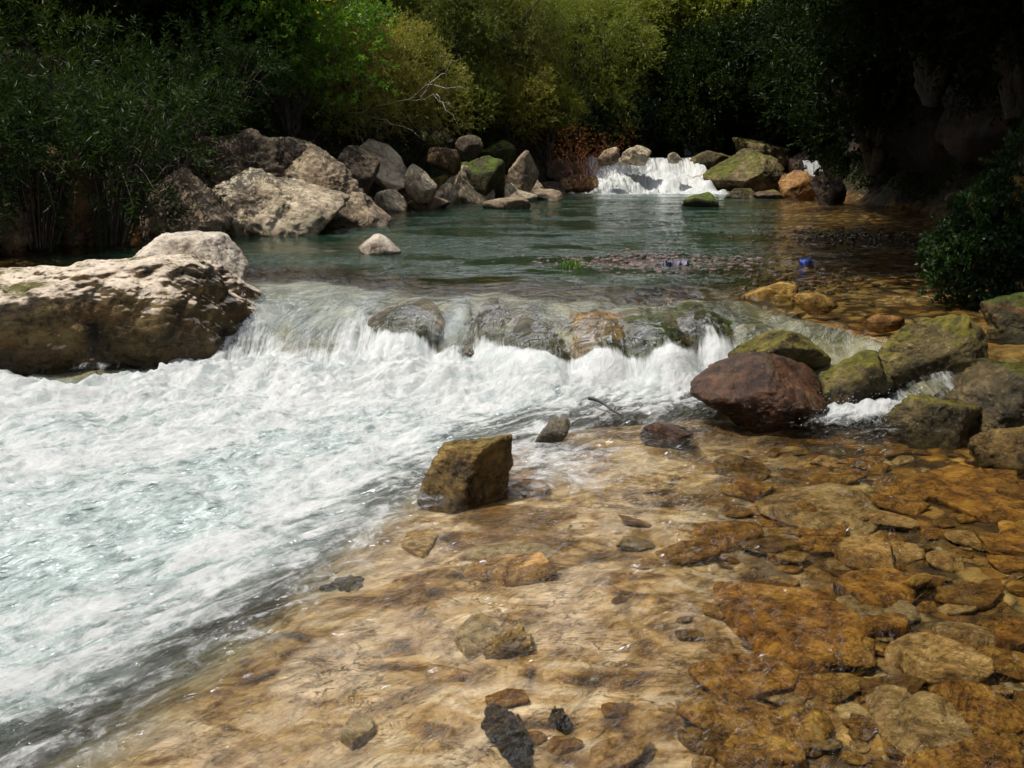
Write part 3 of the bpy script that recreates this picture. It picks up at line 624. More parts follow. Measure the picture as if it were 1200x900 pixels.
    # --- stones under the clear shallows: singled-out slabs first
    slabs = [
        ('large pale pinkish slab under the shallows below the small fall', 885, 1045, 572, 632, 'palestone', 201, .06),
        ('yellow flat stone just breaking the surface in the right shallows', 980, 1052, 644, 674, 'palestone', 202, .10),
        ('rusty flat stone below the yellow one in the right shallows', 978, 1078, 672, 722, 'stone', 203, .08),
        ('thin rust-red slab in the right shallows under the rusty stone', 1000, 1072, 724, 744, 'stone', 204, .05),
        ('large amber slab spread under the near right shallows', 840, 1020, 690, 790, 'stone', 205, .05),
        ('golden sharp-edged slab at the right with a rusty rim', 1046, 1165, 752, 806, 'palestone', 206, .08),
        ('large yellow-brown slab at the bottom right corner', 1020, 1130, 806, 900, 'palestone', 207, .07),
        ('orange flat stone cut by the right edge of the view', 1155, 1250, 732, 766, 'stone', 208, .08),
        ('broad orange bedrock slab under the upper right shallows', 1060, 1230, 545, 610, 'stone', 209, .04),
        ('white-veined brown slab at the bottom under the shallows', 830, 940, 855, 910, 'stone', 210, .06),
        ('pale pink shelf of rock under the thin sheet of water', 520, 660, 640, 672, 'cream', 211, .05),
        ('cream rounded rock under water left of the golden nub', 528, 600, 722, 790, 'cream', 212, .05),
        ('pale rounded stone under water near the bottom left of the shelf', 395, 440, 845, 885, 'cream', 213, .05),
        ('grey-white stones under the current left of the square ochre rock shelf', 470, 512, 628, 660, 'palestone', 214, .06),
        ('yellow stone under the shallows near the pale pinkish slab', 860, 890, 566, 590, 'stone', 215, .06),
        ('orange stone under the right edge of the shallows', 1170, 1260, 610, 660, 'stone', 216, .06),
    ]
    for lab, a, b, t, bb, m, sd, hh in slabs:
        (xa, yf), (xb, _) = at(a, bb, -.06), at(b, bb, -.06); yb = at(a, t, -.06)[1]
        xm = (xat((a + b) / 2, (yf + yb) / 2, -.06)); ym = (yf + yb) / 2; g = gz(xm, ym)
        top = min(g + hh, -.012) if 'breaking' not in lab else .015
        rock(lab, xm, ym, top - .14, (xb - xa) * 1.03, yb - yf, .14, M[m], sd, 'stone', 'stone', sub=5, nrand=10, rough=.07, sharp=20, planes=[(.02, .02, 1, .5)])
    protos = []
    for i in range(14):
        rs = np.random.RandomState(300 + i); V, Fs = rock_verts((1, .55 + .35 * rs.rand(), .16 + .12 * rs.rand()), 300 + i, 4, nrand=8, rough=.10, sharp=45, planes=[(0, 0, 1, .6)])
        protos.append(mesh('stone', V, Fs, M['palestone' if i % 5 == 0 else 'stone']))
    rs = np.random.RandomState(77); n = 0; taken = []
    while n < 270:
        px, py = rs.uniform(560, 1230), rs.uniform(520, 930) 
        x, y = at(px, py, -.08)
        if y < 1.9 or sdist(np.array([[x, y]]), SHAL)[0] > -.1: continue
        right = x - .55 - .25 * (y - 2.2)
        if right < 0 and rs.rand() > .04: continue
        s = .05 + .26 * rs.rand() ** 2.2
        if any((x - a) ** 2 + (y - b) ** 2 < (.30 * (s + c)) ** 2 for a, b, c in taken): continue
        taken.append((x, y, s)); g = gz(x, y)
        o = link('stone', protos[rs.randint(14)], None, (x, y, min(g + s * .05, -.025)), (rs.normal() * .12, rs.normal() * .12, rs.uniform(-.5, .5) + (math.pi if rs.rand() < .5 else 0)), (s * 1.25, s * 1.25, s * 1.1))
        tag(o, 'small brown or amber stone lying on the bed of the clear right shallows', 'stone', 'stones on the bed of the right shallows'); n += 1
    # gravel: shoal and the dark right pool edge (one uncountable mass)
    for nm, lab, spots, mt in (
        ('gravel', 'pinkish gravel shoal just under the surface of the pool', [(SHOAL[0], SHOAL[1], 1.0, .6, 1500)], 'shoal'),
        ('gravel', 'brown gravel in the shaded water below the cliff', [(*at(985, 278, POOL), 1.2, .9, 700), (*at(930, 330, POOL), .5, .6, 260)], 'bankr')):
        D, Fs = ico(2); parts = []
        for cx, cy, sx, sy, cnt in spots:
            for i in range(cnt):
                r = .008 + .022 * rs.rand() ** 3; x, y = cx + sx * rs.normal() * .6, cy + sy * rs.normal() * .6
                V = D * (r * np.array([1.3, 1, .6])) * (1 + .25 * np.sin(D @ rs.normal(size=3) * 3))[:, None]
                parts.append((V + np.array([x, y, level(np.array([x]), np.array([y]))[0] + rs.uniform(-.028, .005)]), Fs))
        V, f = joinm(parts); tag(link(nm, mesh(nm, V, f, M[mt])), lab, 'gravel', kind='stuff')
    return M

# ------------------------------------------------------------------ cliff on the right
def build_cliff():
    k = NT('cliff_rock'); g = k.n('NewGeometry').outputs['Position']
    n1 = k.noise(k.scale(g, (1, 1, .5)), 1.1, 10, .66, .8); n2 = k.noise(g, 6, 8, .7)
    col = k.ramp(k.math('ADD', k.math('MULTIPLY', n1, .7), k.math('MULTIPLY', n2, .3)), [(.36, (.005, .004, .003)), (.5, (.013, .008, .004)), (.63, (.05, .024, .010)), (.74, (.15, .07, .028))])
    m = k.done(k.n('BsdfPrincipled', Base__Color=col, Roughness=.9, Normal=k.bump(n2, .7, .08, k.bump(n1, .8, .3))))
    foot = np.array([(5.9, 7.6), (6.3, 9.5), (7.0, 11.5), (7.6, 14), (7.5, 17), (7.7, 20.5), (8.6, 24), (10.5, 28)])
    s = np.linspace(0, 1, 260); seg = np.linspace(0, 1, len(foot))
    fx = np.interp(s, seg, foot[:, 0]); fy = np.interp(s, seg, foot[:, 1])
    v = np.linspace(0, 1, 120)
    S, Vv = np.meshgrid(np.arange(260), v)
    h = Vv * 7.5
    over = -.5 * sm(h, 1.2, 4.5) + .5 * np.exp(-((h - .8) / .6) ** 2) + 4.0 * sm(h, 5.5, 7.5)
    X = fx[S] + over; Y = fy[S] + 0 * h; Z = .1 + h
    p = P3(X.ravel() * .55, Y.ravel() * .55, Z.ravel() * .4); off = 1.1 * fbm(p, 6, .55) - .5 * fbm(p * 1.7 + 9, 5, .55, ridge=True)
    V = np.stack([X.ravel() + off, Y.ravel() - .4 * off, Z.ravel() + .3 * off], 1)
    idx = np.arange(120 * 260).reshape(120, 260); Q = np.stack([idx[:-1, :-1], idx[1:, :-1], idx[1:, 1:], idx[:-1, 1:]], -1).reshape(-1, 4)
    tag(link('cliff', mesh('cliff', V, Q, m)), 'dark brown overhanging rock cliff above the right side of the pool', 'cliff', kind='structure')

# ------------------------------------------------------------------ vegetation
def leaves(P, Dv, L, W, rs, fold=.25):
    n = len(P); Dv = Dv / (np.linalg.norm(Dv, axis=1)[:, None] + 1e-9)
    rnd = rs.normal(size=(n, 3)); S = np.cross(Dv, rnd); S /= np.linalg.norm(S, axis=1)[:, None] + 1e-9
    N = np.cross(S, Dv); L = np.asarray(L)[:, None] if np.ndim(L) else L; 
    a = P; b = P + Dv * L * .45 + S * W * .5 + N * L * fold * .3; c = P + Dv * L; d = P + Dv * L * .45 - S * W * .5 + N * L * fold * .3
    V = np.stack([a, b, c, d], 1).reshape(-1, 3); return V, np.arange(4 * n).reshape(n, 4)

def crown(seed, lobes, ntw, per, L, W, twig=.35, up=.3, droop=0.0, shell=.55):
    rs = np.random.RandomState(seed); lob = np.array(lobes, float); vol = np.prod(lob[:, 3:], 1) ** .7; pick = rs.choice(len(lob), ntw, p=vol / vol.sum())
    d = rs.normal(size=(ntw, 3)); d /= np.linalg.norm(d, axis=1)[:, None]; d[:, 2] = np.where(rs.rand(ntw) < .35, np.abs(d[:, 2]), d[:, 2])
    r = shell + (1 - shell) * rs.rand(ntw) ** .6
    base = lob[pick, :3] + d * lob[pick, 3:] * r[:, None]
    base += .30 * np.stack([fbm(base * 1.3 + 5 * k, 3) for k in (1, 2, 3)], 1)
    gap = fbm(base * 1.5 + seed, 3); ok = gap > -.06; base, d = base[ok], d[ok]; ntw = len(base)
    td = d * .8 + np.array([0, 0, up]) + .55 * rs.normal(size=(ntw, 3)); td /= np.linalg.norm(td, axis=1)[:, None]
    u = rs.rand(ntw, per); pos = base[:, None] + td[:, None] * (u[..., None] * twig); pos[..., 2] -= droop * u ** 2
    ld = td[:, None] * .7 + .75 * rs.normal(size=(ntw, per, 3)); ld[..., 2] -= droop * 1.2
    ln = L * (.7 + .6 * rs.rand(ntw * per))
    V, Fs = leaves(pos.reshape(-1, 3), ld.reshape(-1, 3), ln, W, rs)
    tint = np.clip(.5 + .9 * fbm(base * .9 + 50, 3) + .22 * rs.normal(size=ntw), 0, 1)
    return V, Fs, np.repeat(np.repeat(tint, per), 4)

def limbs(seed, base_r, ends, start=(0, 0, 0), fork=.35, sides=7, wob=.12, tip=.15):
    rs = np.random.RandomState(seed); parts = []
    st = np.array(start, float)
    for e in ends:
        e = np.array(e, float); t = np.linspace(0, 1, 9)[:, None]
        p = st + (e - st) * t; p[:, 2] += (.15 * np.linalg.norm(e - st)) * np.sin(t[:, 0] * math.pi) * .5
        p[1:-1] += wob * rs.normal(size=(7, 3)) * np.linalg.norm(e - st) * .25
        parts.append(tube(p, base_r * (1 - (1 - tip) * t[:, 0]) * rs.uniform(.7, 1.05), sides))
    return joinm(parts)

def oleander(seed, n=230, h=2.2, spread=1.35):
    rs = np.random.RandomState(seed); st = []; PP = []; DD = []; TT = []
    for i in range(n):
        d = rs.normal(size=3); d /= np.linalg.norm(d); d[2] = abs(d[2]) if rs.rand() < .56 else d[2] * .75
        rad = (.60 + .45 * rs.rand()); e = np.array([d[0] * spread * rad, d[1] * spread * rad, max(.12, .95 + d[2] * (h - .95) * rad)]) + .12 * rs.normal(size=3)
        b = np.array([.18 * e[0], .18 * e[1], 0]); t = np.linspace(0, 1, 7)[:, None]; p = b + (e - b) * t; p[:, 2] += .55 * np.sin(t[:, 0] * math.pi) * (1 - d[2] * .7)
        if i % 3 == 0: st.append(tube(p, .013 * (1 - .75 * t[:, 0]), 5))
        ax = p[-1] - p[-2] + .12 * rs.normal(size=3); ax /= np.linalg.norm(ax); m = rs.randint(22, 44); u = rs.rand(m) ** .8 * .5
        pos = e + ax * (.12 - u[:, None]); side = rs.normal(size=(m, 3)); side -= (side @ ax)[:, None] * ax; side /= np.linalg.norm(side, axis=1)[:, None]
        PP.append(pos); DD.append(side * .85 + ax * (.75 - 1.2 * u[:, None])); TT.append(np.full(m, np.clip(rs.normal(.5, .28), 0, 1)))
    P, D = np.concatenate(PP), np.concatenate(DD); V, Fs = leaves(P, D, .115 * (.55 + .7 * rs.rand(len(P))), .021, rs, .1)
    return (V, Fs, np.repeat(np.concatenate(TT), 4)), joinm(st)

def build_plants(M):
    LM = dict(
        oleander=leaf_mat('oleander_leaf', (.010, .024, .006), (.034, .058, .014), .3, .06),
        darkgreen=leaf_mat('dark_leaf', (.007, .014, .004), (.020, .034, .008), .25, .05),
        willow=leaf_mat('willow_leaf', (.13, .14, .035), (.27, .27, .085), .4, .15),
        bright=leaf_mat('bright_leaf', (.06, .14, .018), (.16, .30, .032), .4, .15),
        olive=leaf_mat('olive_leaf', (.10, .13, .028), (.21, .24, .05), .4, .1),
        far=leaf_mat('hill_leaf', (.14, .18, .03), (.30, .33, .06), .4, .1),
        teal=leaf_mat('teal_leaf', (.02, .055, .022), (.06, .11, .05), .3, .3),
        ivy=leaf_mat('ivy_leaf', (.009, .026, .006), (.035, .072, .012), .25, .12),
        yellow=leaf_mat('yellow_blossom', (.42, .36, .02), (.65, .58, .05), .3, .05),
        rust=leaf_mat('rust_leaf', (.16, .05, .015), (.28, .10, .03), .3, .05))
    bark = bark_mat('grey_bark', (.025, .02, .015), (.10, .08, .06)); dead = bark_mat('bleached_wood', (.22, .18, .14), (.45, .39, .32)); twig = bark_mat('red_twig', (.10, .035, .02), (.22, .09, .05))
    protos = {}
    def mk(kind, cr, st, mat):
        protos[kind] = (mesh(kind + '_crown', cr[0], cr[1], mat, False, {'tint': cr[2]}), mesh(kind + '_trunk', st[0], st[1], bark))
    def lob(seed, n, c, spread, r):
        rs = np.random.RandomState(seed); out = []
        for i in range(n):
            d = rs.normal(size=3); d /= np.linalg.norm(d)
            q = np.array(c) + d * np.array(spread) * rs.uniform(.4, 1); k = rs.uniform(.75, 1.25)
            out.append((*q, r[0] * k, r[1] * k, r[2] * k))
        return out
    for i in (0, 1):
        cr, st = oleander(600 + i); mk('oleander%d' % i, cr, st, LM['oleander'])
        L = lob(610 + i, 12, (0, 0, 1.9), (1.2, 1.0, 1.3), (.7, .7, .6)); mk('willow%d' % i, crown(612 + i, L, 3600, 16, .075, .015, .4, .1, .14, .3), limbs(614 + i, .07, [l[:3] for l in L]), LM['willow'])
        L = lob(620 + i, 9, (0, 0, 1.7), (1.1, 1.0, .9), (.7, .7, .6)); mk('shrub%d' % i, crown(622 + i, L, 2000, 16, .07, .03, .3, .35, 0, .4), limbs(624 + i, .05, [l[:3] for l in L]), LM['bright'])
        L = lob(630 + i, 16, (0, 0, 2.5), (1.7, 1.6, 1.7), (1.0, 1.0, .8)); mk('tree%d' % i, crown(632 + i, L, 5200, 15, .13, .045, .55, .25, .05, .4), limbs(634 + i, .14, [l[:3] for l in L]), LM['olive'])
    L = lob(650, 15, (-3.3, 0, 3.6), (2.3, 2.4, .8), (1.3, 1.3, .7)); mk('leaning0', crown(652, L, 6500, 14, .18, .08, .6, .2, .05, .2), limbs(654, .2, [l[:3] for l in L]), LM['darkgreen'])  # crown shaped to reach over the water as an added shade caster
    L = lob(640, 16, (0, 0, 7), (3.6, 3.6, 1.3), (1.6, 1.6, 1.1)); mk('canopy0', crown(642, L, 6500, 14, .22, .10, .7, .2, .05, .2), limbs(644, .28, [l[:3] for l in L]), LM['darkgreen'])

    def plant(kind, label, cat, px, dist, zbase=None, s=1.0, mat=None, group=None, name=None, rz=None, sz=None, x=None):
        cm, tm = protos[kind]; X = xat(px, dist, 2.0) if x is None else x; zb = gz(X, dist) - .1 if zbase is None else zbase
        rz = (px * 1.37 + dist * 2.1) % 6.28 if rz is None else rz
        shrub = kind[:-1] in ('oleander', 'shrub')
        root = bpy.data.objects.new(name or ('shrub' if shrub else 'tree'), None); C.objects.link(root)
        root.location = (X, dist, zb); root.rotation_euler = (0, 0, rz); root.scale = (s, s, sz or s)
        tag(root, label, cat, group)
        t = link('stems' if shrub else 'trunk', tm, root); c = link('foliage' if shrub else 'crown', cm, root)
        if mat: c.material_slots[0].link = 'OBJECT'; c.material_slots[0].material = LM[mat]
        return root
    # left bank, front
    for i, (px, d, zb, s) in enumerate([(20, 10.7, .40, .95), (105, 11.2, .35, 1.0), (195, 12.8, 1.0, .85), (-75, 10.4, .4, 1.0), (255, 14.0, 1.55, .8), (70, 13.2, 1.4, 1.0)]):
        plant('oleander%d' % (i % 2), ['dark oleander at the far left waterline with upright long leaves', 'tall dark oleander hanging down to the water left of the brown rock face',
              'dark oleander growing on top of the brown rock face', 'dark oleander partly cut by the left edge of the view', 'dark oleander behind the overhanging ledge of the outcrop', 'dark oleander rising behind the two waterline oleanders'][i],
              'shrub', px, d, zb, s, name='oleander_shrub', group='oleanders on the left bank')
    g1 = plant('shrub0', 'bright green bush sprinkled with yellow blossom above the outcrop', 'shrub', 338, 16.9, 1.6, 1.25, name='flowering_bush')
    rs = np.random.RandomState(3); q = np.concatenate([np.array(c) + .10 * rs.normal(size=(30, 3)) for c in ((.75, -.95, 1.75), (.6, -.8, 2.2), (.2, -.9, 2.0), (-.2, -.7, 2.9), (-.9, -.5, 2.8), (.9, -.3, 2.4))])
    V, f = leaves(q, rs.normal(size=q.shape) + np.array([0, 0, .5]), .06, .045, rs); g1.rotation_euler = (0, 0, 0)
    link('blossoms', mesh('blossoms', V, f, LM['yellow'], False, {'tint': np.repeat(rs.rand(len(q)), 4)}), g1)
    plant('shrub1', 'mid green bush left of the blossoming bush', 'shrub', 275, 17.2, None, 1.15, name='leafy_bush', mat='darkgreen')
    w1 = plant('willow0', 'olive willow leaning over the bank boulders with bare pale branches', 'tree', 428, 18.6, .9, 1.0, name='willow_tree', rz=.5)
    parts = []
    for a, b, r in [((.3, -.6, 1.3), (2.1, -1.5, 1.55), .022), ((1.2, -1.05, 1.45), (2.0, -1.4, 2.1), .014), ((1.5, -1.2, 1.5), (1.9, -1.5, .95), .012), ((0, -.7, 1.1), (1.2, -1.6, .75), .014), ((.2, -.6, 1.3), (-.9, -1.4, .6), .012), ((1.0, -1.0, 1.4), (1.9, -1.6, 1.25), .010), ((-.2, -.8, .9), (.5, -1.6, .1), .010)]:
        parts.append(limbs(int(r * 1e4) + len(parts), r, [b], a, wob=.13, tip=.15))
    V, f = joinm(parts); db = link('dead_branch', mesh('dead_branch', V, f, dead), w1, rot=(0, 0, -.5)); db['label'] = 'bare bleached branches reaching out to the right'
    rows = [
        ('willow1', 'olive willow standing right of the leaning one', 515, 21.2, 1.05, 'olive'), ('willow0', 'grey-green willow over the upright tan bank rock', 570, 22.8, 1.2, 'olive'),
        ('willow1', 'olive willow whose skirts touch the dark bank beside the cascade', 605, 23.2, 1.05, 'willow'), ('willow0', 'tall olive willow behind the reddish twigs', 665, 25, 1.35, 'olive')]
    for kd, lab, px, d, s, m in rows: plant(kd, lab, 'tree', px, d, None, s, m, name='willow_tree')
    for i, (px, d, s) in enumerate([(700, 25.6, .8), (745, 26.2, .95), (785, 26.8, .9), (655, 24.4, .7)]):
        plant('oleander%d' % (i % 2), ['teal-green oleander left above the cascade lip', 'teal-green oleander over the middle of the cascade', 'teal-green oleander beside the thin far fall', 'teal-green oleander behind the reddish twigs'][i], 'shrub', px, d, None, s, 'teal', 'teal oleanders above the cascade', 'oleander_shrub')
    for i, (px, d, s, m) in enumerate([(492, 19.6, .75, 'willow'), (548, 20.8, .7, 'olive'), (598, 22.2, .75, 'willow'), (640, 23.0, .7, 'olive')]):
        plant('shrub%d' % (i % 2), ['low olive bush above the tilted pale slab', 'low olive bush above the moss-capped boulder', 'low yellow-green bush over the upright tan rock', 'low olive bush just left of the reddish twigs'][i], 'shrub', px, d, None, s, m, 'low bushes along the left bank', 'bank_bush')
    # dark upper left
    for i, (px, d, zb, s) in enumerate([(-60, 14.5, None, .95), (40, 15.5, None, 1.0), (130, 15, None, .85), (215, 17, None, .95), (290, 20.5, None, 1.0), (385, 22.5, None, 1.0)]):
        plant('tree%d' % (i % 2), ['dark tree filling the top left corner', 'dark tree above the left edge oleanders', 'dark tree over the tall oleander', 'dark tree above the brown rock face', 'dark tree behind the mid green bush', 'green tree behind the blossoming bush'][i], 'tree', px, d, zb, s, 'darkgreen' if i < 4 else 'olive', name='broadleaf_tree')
    # hill behind
    rs = np.random.RandomState(9); k = 0
    for d in (28.5, 32, 36.5, 42, 48):
        for px in np.arange(430, 900, 78):
            k += 1; jx, jd = px + rs.uniform(-25, 25), d + rs.uniform(-1.5, 1.5)
            plant('tree%d' % (k % 2), 'yellow-green tree among others on the hillside behind the cascade', 'tree', jx, jd, None, rs.uniform(.8, 1.1), 'far' if rs.rand() < .7 else 'olive', 'hillside trees', 'hillside_tree')
    # right, dark
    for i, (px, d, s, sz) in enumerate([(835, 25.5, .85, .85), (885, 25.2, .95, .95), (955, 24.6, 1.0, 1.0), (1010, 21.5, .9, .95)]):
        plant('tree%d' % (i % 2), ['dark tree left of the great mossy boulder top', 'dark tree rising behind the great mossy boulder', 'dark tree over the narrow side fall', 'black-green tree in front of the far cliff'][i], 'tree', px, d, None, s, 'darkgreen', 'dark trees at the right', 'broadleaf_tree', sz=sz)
    for i, (x, y, z, s) in enumerate([(7.2, 9.0, 1.6, 1.0), (7.9, 12.0, 1.2, 1.0), (9.8, 15.6, 2.2, 1.0), (10.5, 20.5, 1.3, 1.1), (11.5, 14, 2.5, 1.15), (10.5, 10, 2.0, 1.1)]):
        plant('canopy0' if i > 2 else 'leaning0', ['dark overhanging tree on the cliff nearest the ivy', 'dark overhanging tree on the middle of the cliff', 'dark overhanging tree on the far part of the cliff', 'dark tree on the cliff end above the side fall', 'dark tree set back on the cliff top', 'dark tree set back above the near cliff'][i], 'tree', 0, y, z, s, None, 'overhanging trees on the cliff', 'overhanging_tree', x=x, rz=i * 1.3 if i > 2 else (-.15, .1, .25, 0)[i])  # the leaning ones are added above the view to shade the pool
    plant('leaning0', 'dark overhanging tree leaning out over the right shallows', 'tree', 0, 6.4, .9, 1.05, None, 'overhanging trees on the cliff', 'overhanging_tree', x=8.0, rz=.1, sz=1.25)  # added blocker: darkens what the near right water reflects
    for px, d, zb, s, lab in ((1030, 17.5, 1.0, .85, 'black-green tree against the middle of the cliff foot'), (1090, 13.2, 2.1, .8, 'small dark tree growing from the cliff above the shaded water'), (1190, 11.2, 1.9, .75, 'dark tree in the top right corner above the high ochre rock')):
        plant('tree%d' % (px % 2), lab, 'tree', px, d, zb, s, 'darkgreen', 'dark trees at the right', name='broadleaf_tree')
    # ivy at right edge
    L = [(.0, 0, .30, .5, .35, .42), (.35, .1, .55, .5, .4, .45), (-.28, -.12, .08, .32, .25, .3), (.1, -.2, -.1, .45, .25, .35), (.6, -.1, .1, .4, .3, .5), (.1, -.35, -.2, .45, .25, .4), (.5, -.4, -.1, .4, .25, .4), (-.2, -.25, .0, .28, .22, .35)]
    cr = crown(700, L, 4200, 14, .038, .026, .12, .1, .05, .5)
    root = bpy.data.objects.new('ivy_bush', None); C.objects.link(root); y = 7.55; root.location = (xat(1176, y, .8), y, .44); root.scale = (.95, .95, 1.25)
    tag(root, 'glossy dark green ivy bush spilling over the right bank rock', 'shrub')
    link('foliage', mesh('ivy_foliage', cr[0], cr[1], LM['ivy'], False, {'tint': cr[2]}), root)
    st = limbs(702, .012, [l[:3] for l in L], (.2, .3, -.3)); link('stems', mesh('ivy_stems', st[0], st[1], bark), root)
    # reddish twigs by the cascade
    rs = np.random.RandomState(12); parts = []; tips = []
    for i in range(46):
        e = np.array([rs.normal() * .5, rs.normal() * .25, rs.uniform(.5, 1.25)]); parts.append(limbs(800 + i, .009, [e], (rs.normal() * .12, rs.normal() * .1, 0), sides=4, wob=.2)); tips.append(e)
    root = bpy.data.objects.new('twig_shrub', None); C.objects.link(root); y = 21.3; x = xat(683, y, .8); root.location = (x, y, .55)
    tag(root, 'reddish bare-twigged shrub at the left of the far cascade', 'shrub')
    V, f = joinm(parts); link('stems', mesh('twigs', V, f, twig), root)
    tips = np.array(tips)[np.repeat(np.arange(46), 12)] + .12 * rs.normal(size=(46 * 12, 3)); V, f = leaves(tips, rs.normal(size=tips.shape), .07, .022, rs)
    link('foliage', mesh('twig_leaves', V, f, LM['rust'], False, {'tint': np.repeat(rs.rand(len(tips)), 4)}), root)
    # undergrowth on both banks: uncountable
    rs = np.random.RandomState(15); n = 5200
    y = rs.uniform(9, 27, n); side = rs.rand(n) < .72; e = rs.rand(n) ** 1.4 * 5 + .5
    x = np.where(side, xl_(y) - e, xr_(y) + e * .5); z = bed_z(x, y); q = P3(x, y, z)
    ok = (fbm(q * .8 + 3, 3) > -.05) & ~((y > 11.5) & (y < 15) & (x > -5.2) & (e < 1.6)); q = q[ok]; m = 22
    pos = q[:, None] + np.stack([.16 * rs.normal(size=(len(q), m)), .16 * rs.normal(size=(len(q), m)), .20 * np.abs(rs.normal(size=(len(q), m)))], -1)
    dv = rs.normal(size=(len(q) * m, 3)); dv[:, 2] = np.abs(dv[:, 2]) + .2; V, f = leaves(pos.reshape(-1, 3), dv, .085, .024, rs)
    t = np.clip(.4 + .6 * fbm(q * .7, 3) + .2 * rs.normal(size=len(q)), 0, 1)
    tag(link('undergrowth', mesh('undergrowth', V, f, LM['darkgreen'], False, {'tint': np.repeat(np.repeat(t, m), 4)})), 'low dark leafy undergrowth covering the banks', 'undergrowth', kind='stuff')
    # grass tuft on the shoal
    c = at(668, 314, POOL); n = 90; p = np.stack([c[0] + .07 * rs.normal(size=n), c[1] + .04 * rs.normal(size=n), np.full(n, POOL - .02)], 1); d = rs.normal(size=(n, 3)) * .5; d[:, 2] = 1
    V, f = leaves(p, d, .13 * (.6 + .6 * rs.rand(n)), .009, rs); tag(link('grass_tuft', mesh('tuft', V, f, LM['bright'], False, {'tint': np.repeat(rs.rand(n), 4)})), 'small green grass tuft at the left end of the gravel shoal', 'grass tuft')

# ------------------------------------------------------------------ small litter
def build_bits():
    k = NT('black_wood'); g = k.n('TexCoord').outputs['Object']; wood = k.done(k.n('BsdfPrincipled', Base__Color=k.ramp(k.noise(g, 30), [(.4, (.006, .005, .004)), (.7, (.03, .022, .015))]), Roughness=.4))
    a, b = at(690, 474, .06), at(728, 486, .06)
    t = np.linspace(0, 1, 8)[:, None]; p = np.array([*a, .10]) + (np.array([*b, .07]) - np.array([*a, .10])) * t; p[:, 2] += .012 * np.sin(t[:, 0] * 5); c = p.mean(0)
    V, f = tube(p - c, .012 - .006 * t[:, 0], 8); tag(link('stick', mesh('stick', V, f, wood), None, c), 'short black stick floating in the foam below the falls', 'stick')
    def cloth(name, label, cat, px, py, z, w, d, col, seed):
        k = NT(name); m = k.done(k.n('BsdfPrincipled', Base__Color=k.mix(k.noise(k.n('TexCoord').outputs['Object'], 25), col, tuple(x * .5 for x in col)), Roughness=.45))
        u, v, q = grid(np.linspace(-.5, .5, 30), np.linspace(-.5, .5, 30)); n = fbm(P3(u * 5, v * 5, seed), 4); n2 = fbm(P3(u * 4, v * 4, seed + 9), 3)
        top = np.stack([u * w + .2 * w * n2, v * d + .2 * d * n, .05 + .10 * n], 1); bot = top - np.array([0, 0, .004])
        V = np.concatenate([top, bot]); Q = np.concatenate([q, q[:, ::-1] + len(u)]); c = at(px, py, z)
        tag(link(name, mesh(name, V, Q, m), None, (c[0], c[1], z - .02)), label, cat)
    cloth('plastic_scrap', 'crumpled bright blue scrap caught in the dark pool', 'litter', 944, 310, POOL, .12, .12, (.02, .07, .42), 3)
    cloth('wet_rag', 'violet wet rag draped on the right end of the gravel shoal', 'rag', 792, 312, POOL, .26, .12, (.10, .09, .16), 5)

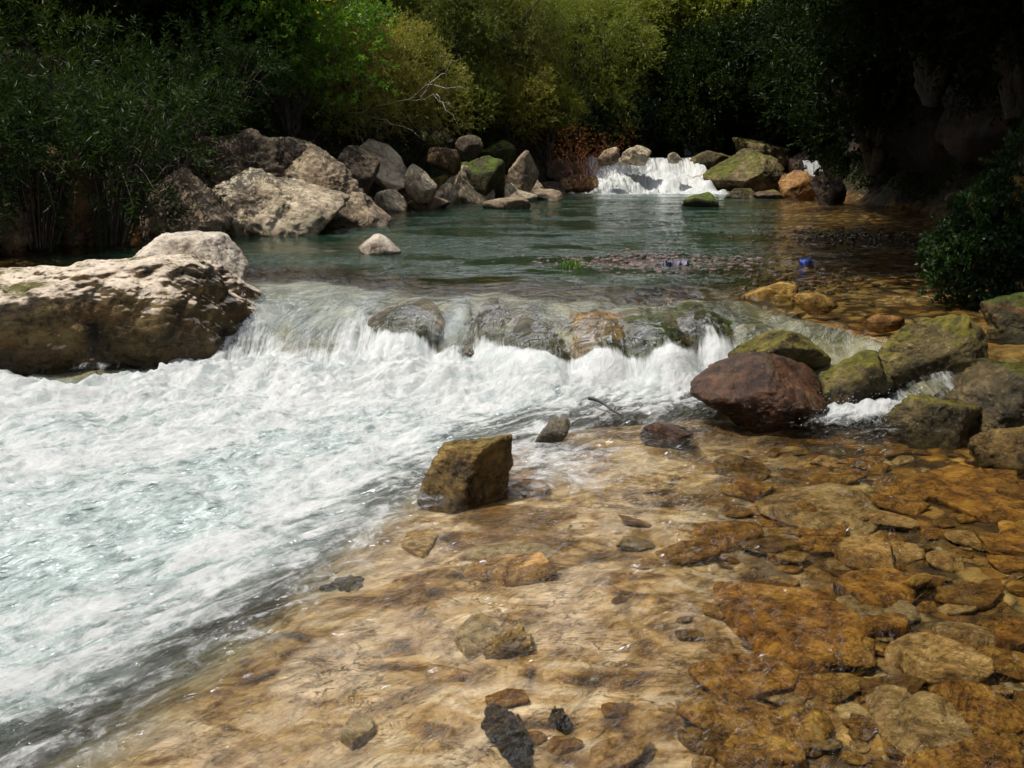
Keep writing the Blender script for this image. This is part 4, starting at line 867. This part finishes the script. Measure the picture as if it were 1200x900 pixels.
# ------------------------------------------------------------------ light, sky, camera
def build_light():
    w = bpy.data.worlds.new('World'); bpy.context.scene.world = w; w.use_nodes = True; nt = w.node_tree; nt.nodes.clear()
    sd = np.array([-.72, -.27, 0.0]); sd /= np.linalg.norm(sd); el = R(63)
    d = np.array([sd[0] * math.cos(el), sd[1] * math.cos(el), math.sin(el)])
    sky = nt.nodes.new('ShaderNodeTexSky'); sky.sky_type = 'NISHITA'; sky.sun_disc = False; sky.sun_elevation = el; sky.sun_rotation = math.atan2(d[0], d[1])
    sky.dust_density = 2.5; sky.air_density = 1.0
    tc = nt.nodes.new('ShaderNodeTexCoord'); nz = nt.nodes.new('ShaderNodeTexNoise'); nz.inputs['Scale'].default_value = 3.2; nz.inputs['Detail'].default_value = 6
    nt.links.new(tc.outputs['Generated'], nz.inputs['Vector'])
    mr = nt.nodes.new('ShaderNodeMapRange'); mr.inputs[1].default_value = .43; mr.inputs[2].default_value = .56; nt.links.new(nz.outputs[0], mr.inputs[0])
    dt = nt.nodes.new('ShaderNodeVectorMath'); dt.operation = 'DOT_PRODUCT'; dt.inputs[1].default_value = (-.05, .86, .5); nt.links.new(tc.outputs['Generated'], dt.inputs[0])
    mr2 = nt.nodes.new('ShaderNodeMapRange'); mr2.interpolation_type = 'SMOOTHSTEP'; mr2.inputs[1].default_value = .35; mr2.inputs[2].default_value = .8; mr2.inputs[3].default_value = .15; nt.links.new(dt.outputs['Value'], mr2.inputs[0])
    ml = nt.nodes.new('ShaderNodeMath'); ml.operation = 'MULTIPLY'; nt.links.new(mr.outputs[0], ml.inputs[0]); nt.links.new(mr2.outputs[0], ml.inputs[1])
    mx = nt.nodes.new('ShaderNodeMix'); mx.data_type = 'RGBA'; mx.inputs[7].default_value = (62, 62, 65, 1); nt.links.new(ml.outputs[0], mx.inputs[0]); nt.links.new(sky.outputs[0], mx.inputs[6])
    bg = nt.nodes.new('ShaderNodeBackground'); bg.inputs[1].default_value = .06; nt.links.new(mx.outputs[2], bg.inputs[0])
    o = nt.nodes.new('ShaderNodeOutputWorld'); nt.links.new(bg.outputs[0], o.inputs[0])
    L = bpy.data.lights.new('sun', 'SUN'); L.energy = 5.0; L.angle = R(.5); L.color = (1, .94, .84)
    so = bpy.data.objects.new('sun', L); C.objects.link(so); so.location = (-20, 5, 40)
    from mathutils import Vector
    so.rotation_euler = Vector(-d).to_track_quat('-Z', 'Y').to_euler()

def build_camera():
    cam = bpy.data.cameras.new('camera'); cam.sensor_width = 36; cam.lens = 36 * F / 1200; cam.clip_end = 500; cam.clip_start = .05
    o = bpy.data.objects.new('camera', cam); C.objects.link(o); o.location = (0, 0, EYE); o.rotation_euler = (R(90) - PITCH, 0, 0)
    s = bpy.context.scene; s.camera = o
    s.view_settings.view_transform = 'Standard'; s.view_settings.look = 'None'; s.view_settings.exposure = 0.0; s.view_settings.gamma = 1
    s.render.engine = 'CYCLES'; c = s.cycles; c.use_denoising = True; c.max_bounces = 8; c.diffuse_bounces = 3; c.glossy_bounces = 3; c.transparent_max_bounces = 12; c.transmission_bounces = 3
    c.caustics_reflective = False; c.caustics_refractive = False; c.sample_clamp_indirect = 4; c.use_adaptive_sampling = True; c.adaptive_threshold = .02

build_ground(); build_water(); M = build_rocks(); build_cliff(); build_plants(M); build_bits(); build_light(); build_camera()
